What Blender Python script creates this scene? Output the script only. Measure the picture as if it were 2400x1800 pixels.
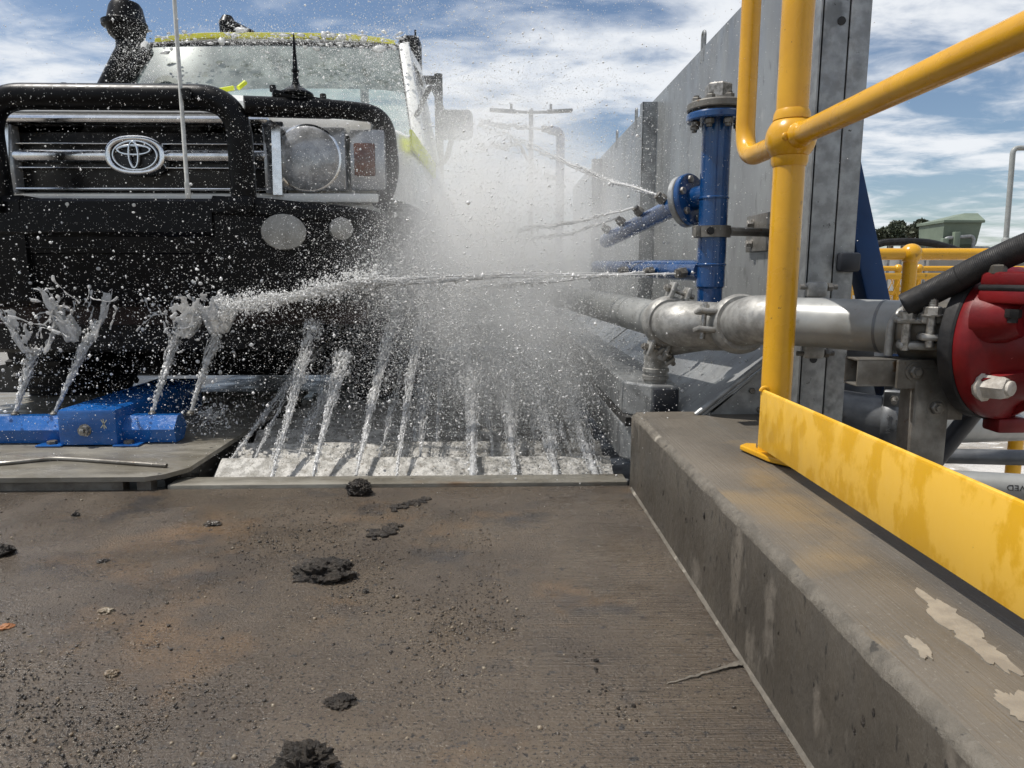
import bpy, bmesh, math, random
import numpy as np
from mathutils import Vector, Matrix, noise

scene = bpy.context.scene
for o in list(bpy.data.objects):
    bpy.data.objects.remove(o)
R = math.radians
random.seed(7); rng = np.random.default_rng(7)

# ------------------------------------------------------------------ camera
CAM_H = 0.62
PITCH, YAW = math.atan(260/1665), math.atan(45/1665)
cam_d = bpy.data.cameras.new('camera'); cam = bpy.data.objects.new('camera', cam_d)
scene.collection.objects.link(cam); scene.camera = cam
cam.location = (0, 0, CAM_H); cam.rotation_euler = (math.pi/2-PITCH, 0, -YAW)
cam_d.sensor_width = 36; cam_d.lens = 36*1665/2400
cam_d.clip_start = 0.02; cam_d.clip_end = 3000

# ------------------------------------------------------------------ sky and sun
SUN_DIR = Vector((-.46, .05, .886)).normalized()      # towards the sun
world = bpy.data.worlds.new('World'); scene.world = world; world.use_nodes = True
nt = world.node_tree; nt.nodes.clear()
def N(nt, t, **kw):
    n = nt.nodes.new(t)
    for k, v in kw.items():
        if k == 'ins':
            for a, b in v.items(): n.inputs[a].default_value = b
        else: setattr(n, k, v)
    return n
def L(nt, a, b): nt.links.new(a, b)
out = N(nt, 'ShaderNodeOutputWorld'); bg = N(nt, 'ShaderNodeBackground'); bg.inputs[1].default_value = 0.095
sky = N(nt, 'ShaderNodeTexSky', sky_type='NISHITA', sun_disc=False)
sky.sun_elevation = math.asin(SUN_DIR.z); sky.sun_rotation = math.atan2(SUN_DIR.x, SUN_DIR.y)
sky.air_density = 1.0; sky.dust_density = .5; sky.ozone_density = 3.5
tc = N(nt, 'ShaderNodeTexCoord'); sep = N(nt, 'ShaderNodeSeparateXYZ'); L(nt, tc.outputs['Generated'], sep.inputs[0])
zc = N(nt, 'ShaderNodeMath', operation='MAXIMUM', ins={1: 0.0}); L(nt, sep.outputs[2], zc.inputs[0])
za = N(nt, 'ShaderNodeMath', operation='ADD', ins={1: 0.12}); L(nt, zc.outputs[0], za.inputs[0])
dx = N(nt, 'ShaderNodeMath', operation='DIVIDE'); L(nt, sep.outputs[0], dx.inputs[0]); L(nt, za.outputs[0], dx.inputs[1])
dy = N(nt, 'ShaderNodeMath', operation='DIVIDE'); L(nt, sep.outputs[1], dy.inputs[0]); L(nt, za.outputs[0], dy.inputs[1])
cmb = N(nt, 'ShaderNodeCombineXYZ'); L(nt, dx.outputs[0], cmb.inputs[0]); L(nt, dy.outputs[0], cmb.inputs[1])
mp = N(nt, 'ShaderNodeMapping'); mp.inputs['Scale'].default_value = (0.75, 1.0, 1); mp.inputs['Rotation'].default_value = (0, 0, .28); mp.inputs['Location'].default_value = (3.1, 1.4, 0)
L(nt, cmb.outputs[0], mp.inputs[0])
n1 = N(nt, 'ShaderNodeTexNoise', ins={'Scale': 1.15, 'Detail': 9, 'Roughness': .58, 'Distortion': .35}); L(nt, mp.outputs[0], n1.inputs['Vector'])
n2 = N(nt, 'ShaderNodeTexNoise', ins={'Scale': 4.5, 'Detail': 6, 'Roughness': .6, 'Distortion': .6}); L(nt, mp.outputs[0], n2.inputs['Vector'])
ad = N(nt, 'ShaderNodeMath', operation='MULTIPLY_ADD', ins={1: .42}); L(nt, n2.outputs[0], ad.inputs[0]); L(nt, n1.outputs[0], ad.inputs[2])
cr = N(nt, 'ShaderNodeMapRange', interpolation_type='SMOOTHSTEP', ins={1: .60, 2: .85, 3: 0.03, 4: .95}); L(nt, ad.outputs[0], cr.inputs[0])
mx = N(nt, 'ShaderNodeMix', data_type='RGBA'); L(nt, cr.outputs[0], mx.inputs[0]); L(nt, sky.outputs[0], mx.inputs[6])
mx.inputs[7].default_value = (9.4, 9.7, 10.1, 1)
L(nt, mx.outputs[2], bg.inputs[0]); L(nt, bg.outputs[0], out.inputs[0])
sun_d = bpy.data.lights.new('sun', 'SUN'); sun_d.energy = 4.8; sun_d.angle = R(.55); sun_d.color = (1, .955, .89)
sun = bpy.data.objects.new('sun', sun_d); scene.collection.objects.link(sun); sun.location = (-3, 3, 8)
sun.rotation_euler = (-SUN_DIR).to_track_quat('-Z', 'Y').to_euler()
scene.view_settings.view_transform = 'Standard'; scene.view_settings.look = 'None'
scene.view_settings.exposure = 0.0; scene.view_settings.gamma = 1.0
scene.render.engine = 'CYCLES'
cy = scene.cycles
cy.use_denoising = True; cy.max_bounces = 6; cy.volume_bounces = 5; cy.transparent_max_bounces = 12
cy.transmission_bounces = 6; cy.caustics_reflective = False; cy.caustics_refractive = False; cy.sample_clamp_indirect = 6
cy.volume_step_rate = 2.0; cy.volume_max_steps = 64; cy.use_adaptive_sampling = True; cy.adaptive_threshold = .02

# pixel of the 2212 px wide view + one known world coordinate -> point in the place
_f = Vector((math.sin(YAW)*math.cos(PITCH), math.cos(YAW)*math.cos(PITCH), -math.sin(PITCH)))
_r = Vector((math.cos(YAW), -math.sin(YAW), 0)); _u = _r.cross(_f); _S = 2400/2212
def at(x, y, Y=None, X=None, Z=None):
    d = _f + _r*((x*_S-1200)/1665) - _u*((y*_S-900)/1665)
    t = Y/d.y if Y is not None else X/d.x if X is not None else (Z-CAM_H)/d.z
    return Vector((0, 0, CAM_H)) + d*t

# ------------------------------------------------------------------ materials
def mat(name, c1, c2=None, scale=6., rough=(.45, .6), metal=0., bump=0., bscale=80., stretch=(1, 1, 1), lo=.4, hi=.6,
        speck=None, coat=0., spec=.5, trans=0., ior=1.45, detail=6, bdist=.002, wave=None, rscale=None, alpha=1.):
    m = bpy.data.materials.new(name); m.use_nodes = True; nt = m.node_tree; b = nt.nodes['Principled BSDF']
    tc = N(nt, 'ShaderNodeTexCoord'); mp = N(nt, 'ShaderNodeMapping'); mp.inputs['Scale'].default_value = stretch
    L(nt, tc.outputs['Object'], mp.inputs[0])
    b.inputs['Metallic'].default_value = metal; b.inputs['Coat Weight'].default_value = coat; b.inputs['Coat Roughness'].default_value = .06
    b.inputs['Specular IOR Level'].default_value = spec; b.inputs['IOR'].default_value = ior; b.inputs['Transmission Weight'].default_value = trans
    b.inputs['Alpha'].default_value = alpha
    ns = N(nt, 'ShaderNodeTexNoise', ins={'Scale': scale, 'Detail': detail, 'Roughness': .62}); L(nt, mp.outputs[0], ns.inputs['Vector'])
    mr = N(nt, 'ShaderNodeMapRange', ins={1: lo, 2: hi}); L(nt, ns.outputs[0], mr.inputs[0])
    mix = N(nt, 'ShaderNodeMix', data_type='RGBA'); mix.inputs[6].default_value = (*c1, 1); mix.inputs[7].default_value = (*(c2 or c1), 1)
    L(nt, mr.outputs[0], mix.inputs[0]); col = mix.outputs[2]
    if speck:
        for (sc, ss, thr, wid) in speck:
            sn = N(nt, 'ShaderNodeTexNoise', ins={'Scale': ss, 'Detail': 4, 'Roughness': .6}); L(nt, mp.outputs[0], sn.inputs['Vector'])
            sr = N(nt, 'ShaderNodeMapRange', ins={1: thr, 2: thr+wid}); L(nt, sn.outputs[0], sr.inputs[0])
            m2 = N(nt, 'ShaderNodeMix', data_type='RGBA'); L(nt, sr.outputs[0], m2.inputs[0]); L(nt, col, m2.inputs[6]); m2.inputs[7].default_value = (*sc, 1)
            col = m2.outputs[2]
    L(nt, col, b.inputs['Base Color'])
    rn = N(nt, 'ShaderNodeTexNoise', ins={'Scale': rscale or scale*2.3, 'Detail': 5}); L(nt, mp.outputs[0], rn.inputs['Vector'])
    rr = N(nt, 'ShaderNodeMapRange', ins={1: .36, 2: .64, 3: rough[0], 4: rough[1]}); L(nt, rn.outputs[0], rr.inputs[0]); L(nt, rr.outputs[0], b.inputs['Roughness'])
    if bump:
        bn = N(nt, 'ShaderNodeTexNoise', ins={'Scale': bscale, 'Detail': 6, 'Roughness': .65}); L(nt, mp.outputs[0], bn.inputs['Vector'])
        h = bn.outputs[0]
        if wave:
            mw = N(nt, 'ShaderNodeMapping'); mw.inputs['Scale'].default_value = wave[0]; L(nt, tc.outputs['Object'], mw.inputs[0])
            wn = N(nt, 'ShaderNodeTexNoise', ins={'Scale': 1, 'Detail': 3}); L(nt, mw.outputs[0], wn.inputs['Vector'])
            ma = N(nt, 'ShaderNodeMath', operation='MULTIPLY_ADD', ins={1: wave[1]}); L(nt, wn.outputs[0], ma.inputs[0]); L(nt, h, ma.inputs[2]); h = ma.outputs[0]
            if len(wave) > 2:                          # broom marks only where the film of mud ends
                sx = N(nt, 'ShaderNodeSeparateXYZ'); L(nt, tc.outputs['Object'], sx.inputs[0])
                wob = N(nt, 'ShaderNodeMath', operation='MULTIPLY_ADD', ins={1: .35}); L(nt, ns.outputs[0], wob.inputs[0]); L(nt, sx.outputs[0], wob.inputs[2])
                mk = N(nt, 'ShaderNodeMapRange', ins={1: wave[2], 2: wave[3], 3: .25, 4: wave[1]}); L(nt, wob.outputs[0], mk.inputs[0]); L(nt, mk.outputs[0], ma.inputs[1])
        bp = N(nt, 'ShaderNodeBump', ins={'Strength': bump, 'Distance': bdist}); L(nt, h, bp.inputs['Height']); L(nt, bp.outputs[0], b.inputs['Normal'])
    return m

M = {}
M['pad'] = mat('wet_concrete_pad', (.112, .088, .064), (.062, .049, .038), 2.6, (.10, .42), bump=.95, bscale=190, lo=.35, hi=.65, bdist=.003,
    speck=[((.135, .088, .05), 2.2, .54, .12), ((.052, .046, .042), 4.5, .56, .12), ((.04, .037, .035), 60, .6, .07), ((.19, .17, .14), 260, .63, .05), ((.022, .02, .018), 240, .57, .05)], wave=((5, 300, 6), 2.2, .18, .42), rscale=5)
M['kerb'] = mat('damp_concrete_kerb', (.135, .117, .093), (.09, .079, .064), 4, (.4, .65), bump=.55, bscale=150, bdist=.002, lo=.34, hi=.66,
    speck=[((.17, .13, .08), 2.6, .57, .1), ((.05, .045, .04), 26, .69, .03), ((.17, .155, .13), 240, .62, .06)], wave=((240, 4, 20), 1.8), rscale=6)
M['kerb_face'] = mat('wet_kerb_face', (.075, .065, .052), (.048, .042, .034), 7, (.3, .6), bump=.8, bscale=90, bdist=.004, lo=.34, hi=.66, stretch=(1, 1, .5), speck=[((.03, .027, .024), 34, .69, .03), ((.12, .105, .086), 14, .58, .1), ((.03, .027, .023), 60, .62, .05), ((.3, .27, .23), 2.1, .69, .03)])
M['kerb_edge'] = mat('worn_kerb_edge', (.142, .126, .102), (.088, .078, .063), 30, (.5, .7), bump=.9, bscale=110, bdist=.004, lo=.38, hi=.62, speck=[((.33, .3, .25), 9, .62, .06), ((.04, .036, .03), 40, .64, .05)])
M['kerb_dry'] = mat('dry_pale_cement_patch', (.27, .238, .19), (.2, .176, .143), 30, (.6, .8), bump=.4, bscale=200)
M['galv'] = mat('galvanised_steel', (.33, .34, .34), (.23, .235, .235), 26, (.38, .58), metal=.55, bump=.12, bscale=60, speck=[((.16, .165, .165), 9, .58, .1), ((.07, .07, .068), 45, .69, .03)])
M['galv_sheet'] = mat('wet_galvanised_sheet', (.30, .31, .31), (.235, .24, .24), 5, (.34, .5), metal=.4, bump=.05, bscale=14, stretch=(1, 1, .35), speck=[((.19, .195, .19), 40, .58, .1), ((.36, .365, .36), 30, .64, .06)])
M['pipe'] = mat('smooth_galvanised_pipe', (.33, .335, .325), (.26, .265, .255), 9, (.34, .5), metal=.3, bump=.05, bscale=30, speck=[((.2, .2, .19), 16, .63, .05)])
M['cast'] = mat('cast_galvanised_fitting', (.36, .355, .335), (.24, .235, .22), 40, (.4, .6), metal=.45, bump=.3, bscale=420, bdist=.001)
M['darkpipe'] = mat('dark_zinc_pipe', (.17, .175, .18), (.12, .125, .13), 14, (.35, .5), metal=.5, bump=.15, bscale=120)
M['steel_dirty'] = mat('dirty_stained_steel', (.2, .19, .17), (.11, .10, .085), 12, (.35, .6), metal=.4, bump=.3, bscale=130, speck=[((.1, .06, .03), 20, .64, .06)])
M['plate'] = mat('wet_steel_plate', (.25, .235, .2), (.16, .145, .115), 7, (.3, .55), metal=.25, bump=.5, bscale=70, bdist=.003, speck=[((.15, .1, .06), 6, .6, .1)], stretch=(.5, 1.3, 1))
M['grid'] = mat('foam_covered_grid_steel', (.50, .485, .45), (.26, .25, .225), 30, (.2, .5), bump=.8, bscale=90, bdist=.006, speck=[((.2, .18, .15), 70, .6, .05), ((.24, .23, .2), 7, .6, .12)], lo=.42, hi=.58)
M['bolt'] = mat('zinc_bolt', (.42, .4, .37), (.2, .19, .17), 90, (.3, .5), metal=.7, bump=.2, bscale=300)
M['yellow'] = mat('yellow_handrail_paint', (.66, .345, .012), (.58, .295, .010), 7, (.2, .42), bump=.06, bscale=45, coat=.25, speck=[((.42, .215, .012), 22, .675, .04), ((.06, .045, .02), 90, .70, .03), ((.3, .16, .02), 9, .66, .05)])
M['yellow_board'] = mat('wet_yellow_board_paint', (.74, .44, .055), (.63, .345, .014), 24, (.3, .5), bump=.05, bscale=60, coat=.12, stretch=(1, .8, .5), lo=.46, hi=.54, speck=[((.12, .085, .03), 75, .73, .02)])
M['blue'] = mat('blue_pipe_paint', (.006, .058, .19), (.004, .04, .135), 9, (.16, .32), bump=.06, bscale=60, coat=.4)
M['blue_wet'] = mat('wet_blue_manifold_paint', (.014, .12, .40), (.010, .09, .31), 10, (.1, .3), bump=.5, bscale=75, coat=.5, bdist=.003)
M['navy'] = mat('dark_blue_brace_paint', (.005, .038, .125), (.004, .028, .095), 6, (.3, .45), spec=.35)
M['black_rub'] = mat('black_rubber', (.012, .012, .013), (.026, .025, .025), 22, (.45, .7), spec=.3, bump=.25, bscale=160)
M['black_cap'] = mat('black_plastic_cap', (.014, .016, .021), (.024, .026, .032), 12, (.35, .5))
M['red'] = mat('red_valve_paint', (.17, .006, .008), (.11, .004, .006), 14, (.32, .5), bump=.25, bscale=70, spec=.35, speck=[((.42, .1, .09), 60, .7, .03)])
M['putty'] = mat('chalky_plug_sealant', (.5, .47, .42), (.34, .31, .27), 50, (.6, .8), bump=.7, bscale=180)
M['mud'] = mat('dark_wet_mud', (.022, .018, .015), (.06, .049, .038), 45, (.25, .6), bump=1.0, bscale=230, bdist=.008)
M['stone_dark'] = mat('wet_dark_grit', (.026, .023, .021), (.075, .063, .05), 35, (.1, .4), bump=.4, bscale=200)
M['stone_light'] = mat('pale_grit', (.24, .205, .15), (.15, .11, .07), 35, (.25, .6))
M['orange'] = mat('orange_fragment', (.3, .13, .05), (.2, .08, .03), 30, (.3, .6))
M['black_paint'] = mat('black_bar_powdercoat', (.0035, .0035, .004), (.006, .006, .0065), 20, (.28, .42), spec=.18, bump=.12, bscale=300, bdist=.0006)
M['black_gloss'] = mat('black_grille_plastic', (.006, .006, .007), None, 10, (.25, .4))
M['rust'] = mat('brown_skid_plate', (.03, .014, .01), (.018, .01, .008), 10, (.5, .7))
M['white'] = mat('white_vehicle_paint', (.74, .74, .71), (.66, .66, .63), 9, (.2, .35), coat=.4)
M['chrome'] = mat('chrome', (.82, .83, .84), (.7, .71, .72), 30, (.14, .26), metal=1., bump=.06, bscale=80)
M['hivis'] = mat('fluorescent_yellow_tape', (.72, .78, .03), (.6, .66, .03), 15, (.4, .6))
M['hivis_roof'] = mat('yellow_roof_strip', (.92, .87, .08), (.85, .78, .08), 15, (.4, .6))
M['lens'] = mat('wet_lamp_lens', (.50, .51, .52), (.30, .305, .31), 26, (.08, .3), bump=.35, bscale=90, coat=.6, metal=.2)
M['lens_frame'] = mat('clear_lamp_housing', (.42, .43, .44), (.3, .31, .32), 18, (.1, .25), coat=.6, metal=.3)
M['amber'] = mat('amber_indicator', (.15, .055, .03), (.10, .042, .026), 40, (.15, .3), coat=.5)
M['fog'] = mat('wet_frosted_lamp', (.34, .335, .31), (.24, .235, .215), 20, (.2, .4), bump=.2, bscale=60, coat=.3)
M['grey_plastic'] = mat('grey_plastic', (.3, .31, .3), (.26, .27, .26), 20, (.4, .5))
M['aerial'] = mat('pale_fibreglass', (.62, .62, .58), (.5, .5, .47), 60, (.35, .5))
M['green'] = mat('sage_green_hopper_plastic', (.17, .21, .155), (.14, .175, .13), 3, (.5, .65))
M['ibc'] = mat('white_tank_plastic', (.86, .85, .8), (.78, .77, .73), 3, (.35, .5))
M['bark'] = mat('bark', (.09, .07, .055), (.05, .04, .03), 8, (.8, .9))
M['leaf'] = mat('gum_leaves', (.045, .058, .035), (.07, .08, .05), 1.2, (.5, .7))
M['ground'] = mat('dusty_ground', (.26, .23, .19), (.19, .17, .14), .6, (.8, .95), bump=.4, bscale=4)
M['concrete'] = mat('plain_concrete', (.2, .19, .17), (.15, .142, .128), 1.5, (.5, .75), bump=.3, bscale=50)
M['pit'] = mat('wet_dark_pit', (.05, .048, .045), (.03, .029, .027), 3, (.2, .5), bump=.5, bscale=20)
M['ink'] = mat('dark_stencil_ink', (.02, .02, .02), None, 5, (.6, .7))
M['mark'] = mat('pale_chalk_mark', (.5, .5, .42), None, 5, (.6, .7))

def water_mat(name, white, gloss_rough, transl):
    m = bpy.data.materials.new(name); m.use_nodes = True; nt = m.node_tree; nt.nodes.clear()
    o = N(nt, 'ShaderNodeOutputMaterial')
    d = N(nt, 'ShaderNodeBsdfDiffuse'); d.inputs[0].default_value = (.97, .97, .96, 1)
    t = N(nt, 'ShaderNodeBsdfTranslucent'); t.inputs[0].default_value = (.97, .97, .96, 1)
    ms = N(nt, 'ShaderNodeMixShader'); ms.inputs[0].default_value = transl; L(nt, d.outputs[0], ms.inputs[1]); L(nt, t.outputs[0], ms.inputs[2])
    g = N(nt, 'ShaderNodeBsdfGlass'); g.inputs['Roughness'].default_value = gloss_rough; g.inputs['IOR'].default_value = 1.33
    tcn = N(nt, 'ShaderNodeTexCoord'); nn = N(nt, 'ShaderNodeTexNoise', ins={'Scale': 45, 'Detail': 5, 'Roughness': .7}); L(nt, tcn.outputs['Object'], nn.inputs['Vector'])
    mr = N(nt, 'ShaderNodeMapRange', ins={1: .35, 2: .65, 3: max(0, white-.3), 4: min(1, white+.3)}); L(nt, nn.outputs[0], mr.inputs[0])
    m2 = N(nt, 'ShaderNodeMixShader'); L(nt, mr.outputs[0], m2.inputs[0]); L(nt, g.outputs[0], m2.inputs[1]); L(nt, ms.outputs[0], m2.inputs[2])
    gl = N(nt, 'ShaderNodeBsdfGlossy'); gl.inputs['Roughness'].default_value = .18
    fr = N(nt, 'ShaderNodeFresnel'); fr.inputs[0].default_value = 1.3
    m3 = N(nt, 'ShaderNodeMixShader'); L(nt, fr.outputs[0], m3.inputs[0]); L(nt, m2.outputs[0], m3.inputs[1]); L(nt, gl.outputs[0], m3.inputs[2])
    bp = N(nt, 'ShaderNodeBump', ins={'Strength': .35, 'Distance': .002}); n3 = N(nt, 'ShaderNodeTexNoise', ins={'Scale': 160, 'Detail': 4}); L(nt, tcn.outputs['Object'], n3.inputs['Vector'])
    L(nt, n3.outputs[0], bp.inputs['Height'])
    for q in (d, t, g, gl): L(nt, bp.outputs[0], q.inputs['Normal'])
    L(nt, m3.outputs[0], o.inputs[0])
    return m
M['foam'] = water_mat('aerated_white_water', .95, .15, .45)
M['clearwater'] = water_mat('clear_splash_water', .75, .05, .5)
def drop_mat():
    m = bpy.data.materials.new('spray_drop_water'); m.use_nodes = True; nt = m.node_tree; nt.nodes.clear(); o = N(nt, 'ShaderNodeOutputMaterial')
    d = N(nt, 'ShaderNodeBsdfDiffuse'); d.inputs[0].default_value = (.98, .98, .97, 1); t = N(nt, 'ShaderNodeBsdfTranslucent'); t.inputs[0].default_value = (.98, .98, .97, 1)
    a = N(nt, 'ShaderNodeMixShader'); a.inputs[0].default_value = .42; L(nt, d.outputs[0], a.inputs[1]); L(nt, t.outputs[0], a.inputs[2])
    g = N(nt, 'ShaderNodeBsdfGlossy'); g.inputs['Roughness'].default_value = .3
    b = N(nt, 'ShaderNodeMixShader'); b.inputs[0].default_value = .12; L(nt, a.outputs[0], b.inputs[1]); L(nt, g.outputs[0], b.inputs[2]); L(nt, b.outputs[0], o.inputs[0]); return m
M['drop'] = drop_mat()

# ------------------------------------------------------------------ mesh building
class MB:
    def __init__(s): s.v = []; s.f = []
    def add(s, v, f):
        n = len(s.v); s.v += [tuple(p) for p in v]; s.f += [tuple(i+n for i in q) for q in f]; return s
    def box(s, c, size, rot=None, bev=0., seg=2):
        bm = bmesh.new(); bmesh.ops.create_cube(bm, size=1)
        for v in bm.verts: v.co = Vector((v.co.x*size[0], v.co.y*size[1], v.co.z*size[2]))
        if bev: bmesh.ops.bevel(bm, geom=bm.edges[:], offset=min(bev, min(size)*.49), segments=seg, affect='EDGES', profile=.5)
        m = Matrix.Translation(c) @ (rot.to_4x4() if rot is not None else Matrix())
        bm.verts.index_update()
        s.add([m @ v.co for v in bm.verts], [[v.index for v in f.verts] for f in bm.faces]); bm.free(); return s
    def bb(s, x0, x1, y0, y1, z0, z1, bev=0.): return s.box(((x0+x1)/2, (y0+y1)/2, (z0+z1)/2), (abs(x1-x0), abs(y1-y0), abs(z1-z0)), None, bev)
    def tube(s, pts, r, seg=20, caps=True, inner=0.):
        pts = [Vector(p) for p in pts]; n = len(pts); rs = r if hasattr(r, '__len__') else [r]*n
        T = [(pts[min(i+1, n-1)]-pts[max(i-1, 0)]).normalized() for i in range(n)]
        a = Vector((0, 0, 1)) if abs(T[0].z) < .9 else Vector((1, 0, 0)); u = T[0].cross(a).normalized()
        V = []; F = []
        for i in range(n):
            u = (u-T[i]*u.dot(T[i])).normalized(); w = T[i].cross(u)
            for k in range(seg):
                t = 2*math.pi*k/seg; V.append(pts[i]+(u*math.cos(t)+w*math.sin(t))*rs[i])
        for i in range(n-1):
            for k in range(seg):
                k2 = (k+1) % seg; F.append((i*seg+k, i*seg+k2, (i+1)*seg+k2, (i+1)*seg+k))
        if caps: F.append(tuple(range(seg-1, -1, -1))); F.append(tuple((n-1)*seg+k for k in range(seg)))
        return s.add(V, F)
    def lathe(s, c, axis, prof, seg=32):          # prof: (distance along axis, radius)
        ax = Vector(axis).normalized(); c = Vector(c)
        a = Vector((0, 0, 1)) if abs(ax.z) < .9 else Vector((1, 0, 0)); u = ax.cross(a).normalized(); w = ax.cross(u)
        V = []; F = []
        for (d, r) in prof:
            for k in range(seg):
                t = 2*math.pi*k/seg; V.append(c+ax*d+(u*math.cos(t)+w*math.sin(t))*max(r, 1e-5))
        for i in range(len(prof)-1):
            for k in range(seg):
                k2 = (k+1) % seg; F.append((i*seg+k, (i+1)*seg+k, (i+1)*seg+k2, i*seg+k2))
        F.append(tuple(range(seg))); F.append(tuple((len(prof)-1)*seg+k for k in range(seg-1, -1, -1)))
        return s.add(V, F)
    def cyl(s, c, axis, r, h, seg=24): return s.lathe(c, axis, [(0, r), (h, r)], seg)
    def hexn(s, c, axis, r, h): return s.lathe(c, axis, [(0, r), (h*.85, r), (h, r*.86)], 6)
    def sphere(s, c, r, seg=24, rings=14, sc=(1, 1, 1)):
        c = Vector(c); V = []; F = []
        for i in range(rings+1):
            p = math.pi*i/rings
            for k in range(seg):
                t = 2*math.pi*k/seg; V.append(c+Vector((math.sin(p)*math.cos(t)*sc[0], math.sin(p)*math.sin(t)*sc[1], math.cos(p)*sc[2]))*r)
        for i in range(rings):
            for k in range(seg):
                k2 = (k+1) % seg; F.append((i*seg+k, i*seg+k2, (i+1)*seg+k2, (i+1)*seg+k))
        return s.add(V, F)
    def prism(s, poly, ext):                         # poly: 3-D outline, ext: extrusion vector
        n = len(poly); e = Vector(ext); p = [Vector(q) for q in poly]
        F = [tuple(range(n-1, -1, -1)), tuple(range(n, 2*n))]+[(i, (i+1) % n, n+(i+1) % n, n+i) for i in range(n)]
        return s.add(p+[q+e for q in p], F)
    def loft(s, secs, closed=True, caps=True):
        n = len(secs[0]); V = [Vector(p) for q in secs for p in q]; F = []
        for i in range(len(secs)-1):
            for k in range(n if closed else n-1):
                k2 = (k+1) % n; F.append((i*n+k, i*n+k2, (i+1)*n+k2, (i+1)*n+k))
        if caps and closed: F.append(tuple(range(n-1, -1, -1))); F.append(tuple((len(secs)-1)*n+k for k in range(n)))
        return s.add(V, F)
    def build(s, name, m, parent=None, smooth=35, fix=True):
        me = bpy.data.meshes.new(name); me.from_pydata(s.v, [], s.f); me.validate()
        if fix:
            bm = bmesh.new(); bm.from_mesh(me); bmesh.ops.remove_doubles(bm, verts=bm.verts, dist=1e-6); bmesh.ops.recalc_face_normals(bm, faces=bm.faces); bm.to_mesh(me); bm.free()
        o = bpy.data.objects.new(name, me); scene.collection.objects.link(o)
        me.materials.append(M[m] if isinstance(m, str) else m)
        if smooth: me.shade_smooth(); me.set_sharp_from_angle(angle=R(smooth))
        if parent is not None: adopt(o, parent)
        return o
def wloc(o):
    p = Vector(o.location)
    while o.parent is not None:
        o = o.parent
        if o.type == 'EMPTY': return Vector(o.location)
    return p
def adopt(o, parent):
    o.parent = parent; e = parent
    while e.parent is not None: e = e.parent
    if parent is e: o.matrix_parent_inverse = Matrix.Translation(-Vector(e.location)) if e.type == 'EMPTY' else Matrix()
    else: o.matrix_parent_inverse = Matrix()
def thing(name, label, cat, loc, group=None):
    e = bpy.data.objects.new(name, None); e.empty_display_size = .05; e.location = loc; scene.collection.objects.link(e)
    e['label'] = label; e['category'] = cat
    if group: e['group'] = group
    return e
def tag(o, label, cat, group=None):
    o['label'] = label; o['category'] = cat
    if group: o['group'] = group
    return o
def struct(o): o['kind'] = 'structure'; return o
def stuff(o, label=None, cat=None):
    o['kind'] = 'stuff'
    if label: o['label'] = label; o['category'] = cat
    return o
def arc(c, a, b, r, t0, t1, n=10):                   # arc in the plane of unit vectors a, b
    c, a, b = Vector(c), Vector(a), Vector(b)
    return [c+(a*math.cos(t0+(t1-t0)*i/n)+b*math.sin(t0+(t1-t0)*i/n))*r for i in range(n+1)]
def fillet(pts, r, n=8):                             # polyline with rounded corners
    P = [Vector(p) for p in pts]; o = [P[0]]
    for i in range(1, len(P)-1):
        a = (P[i-1]-P[i]); b = (P[i+1]-P[i]); rr = min(r, a.length*.49, b.length*.49)
        p0 = P[i]+a.normalized()*rr; p2 = P[i]+b.normalized()*rr
        for k in range(n+1):
            t = k/n; o.append(p0*(1-t)**2+P[i]*2*t*(1-t)+p2*t*t)
    o.append(P[-1]); return o
def copy_tree(o, off, parent=None):
    c = o.copy(); scene.collection.objects.link(c)
    if parent is None: c.location = Vector(o.location)+Vector(off)
    else: c.parent = parent; c.matrix_parent_inverse = o.matrix_parent_inverse.copy()
    for ch in list(o.children): copy_tree(ch, off, c)
    return c
def text(name, body, mt, size, mtx, ext=.0008, parent=None, font_shear=0.):
    cu = bpy.data.curves.new(name, 'FONT'); cu.body = body; cu.size = size; cu.extrude = ext; cu.align_x = 'CENTER'; cu.align_y = 'CENTER'; cu.shear = font_shear; cu.resolution_u = 3
    t = bpy.data.objects.new(name+'_tmp', cu); scene.collection.objects.link(t)
    me = bpy.data.meshes.new_from_object(t.evaluated_get(bpy.context.evaluated_depsgraph_get())); bpy.data.objects.remove(t); bpy.data.curves.remove(cu)
    me.transform(mtx); me.name = name
    o = bpy.data.objects.new(name, me); scene.collection.objects.link(o); me.materials.clear(); me.materials.append(M[mt])
    if parent is not None: adopt(o, parent)
    return o
X_, Y_, Z_ = Vector((1, 0, 0)), Vector((0, 1, 0)), Vector((0, 0, 1))

# ================================================================== the setting
g = MB(); g.add([(-900, -60, -.36), (900, -60, -.36), (900, 1800, -.36), (-900, 1800, -.36)], [(0, 1, 2, 3)])
struct(g.build('ground', 'ground', smooth=0))
# concrete approach pad, slightly uneven
nx, ny = 120, 90
V = []; F = []
for j in range(ny+1):
    for i in range(nx+1):
        x = -5+(5.402)*i/nx; y = -1.5+3.515*j/ny
        z = .004*noise.noise((x*1.7, y*1.7, 0))+.0025*noise.noise((x*6, y*6, 3)); z *= min(1, (2.015-y)*4+.0)
        V.append((x, y, z))
for j in range(ny):
    for i in range(nx):
        a = j*(nx+1)+i; F.append((a, a+1, a+nx+2, a+nx+1))
b = MB(); b.add(V, F); b.bb(-5, .40, 1.985, 2.013, -.34, -.012); struct(b.build('concrete_pad', 'pad', fix=False, smooth=60))
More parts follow.
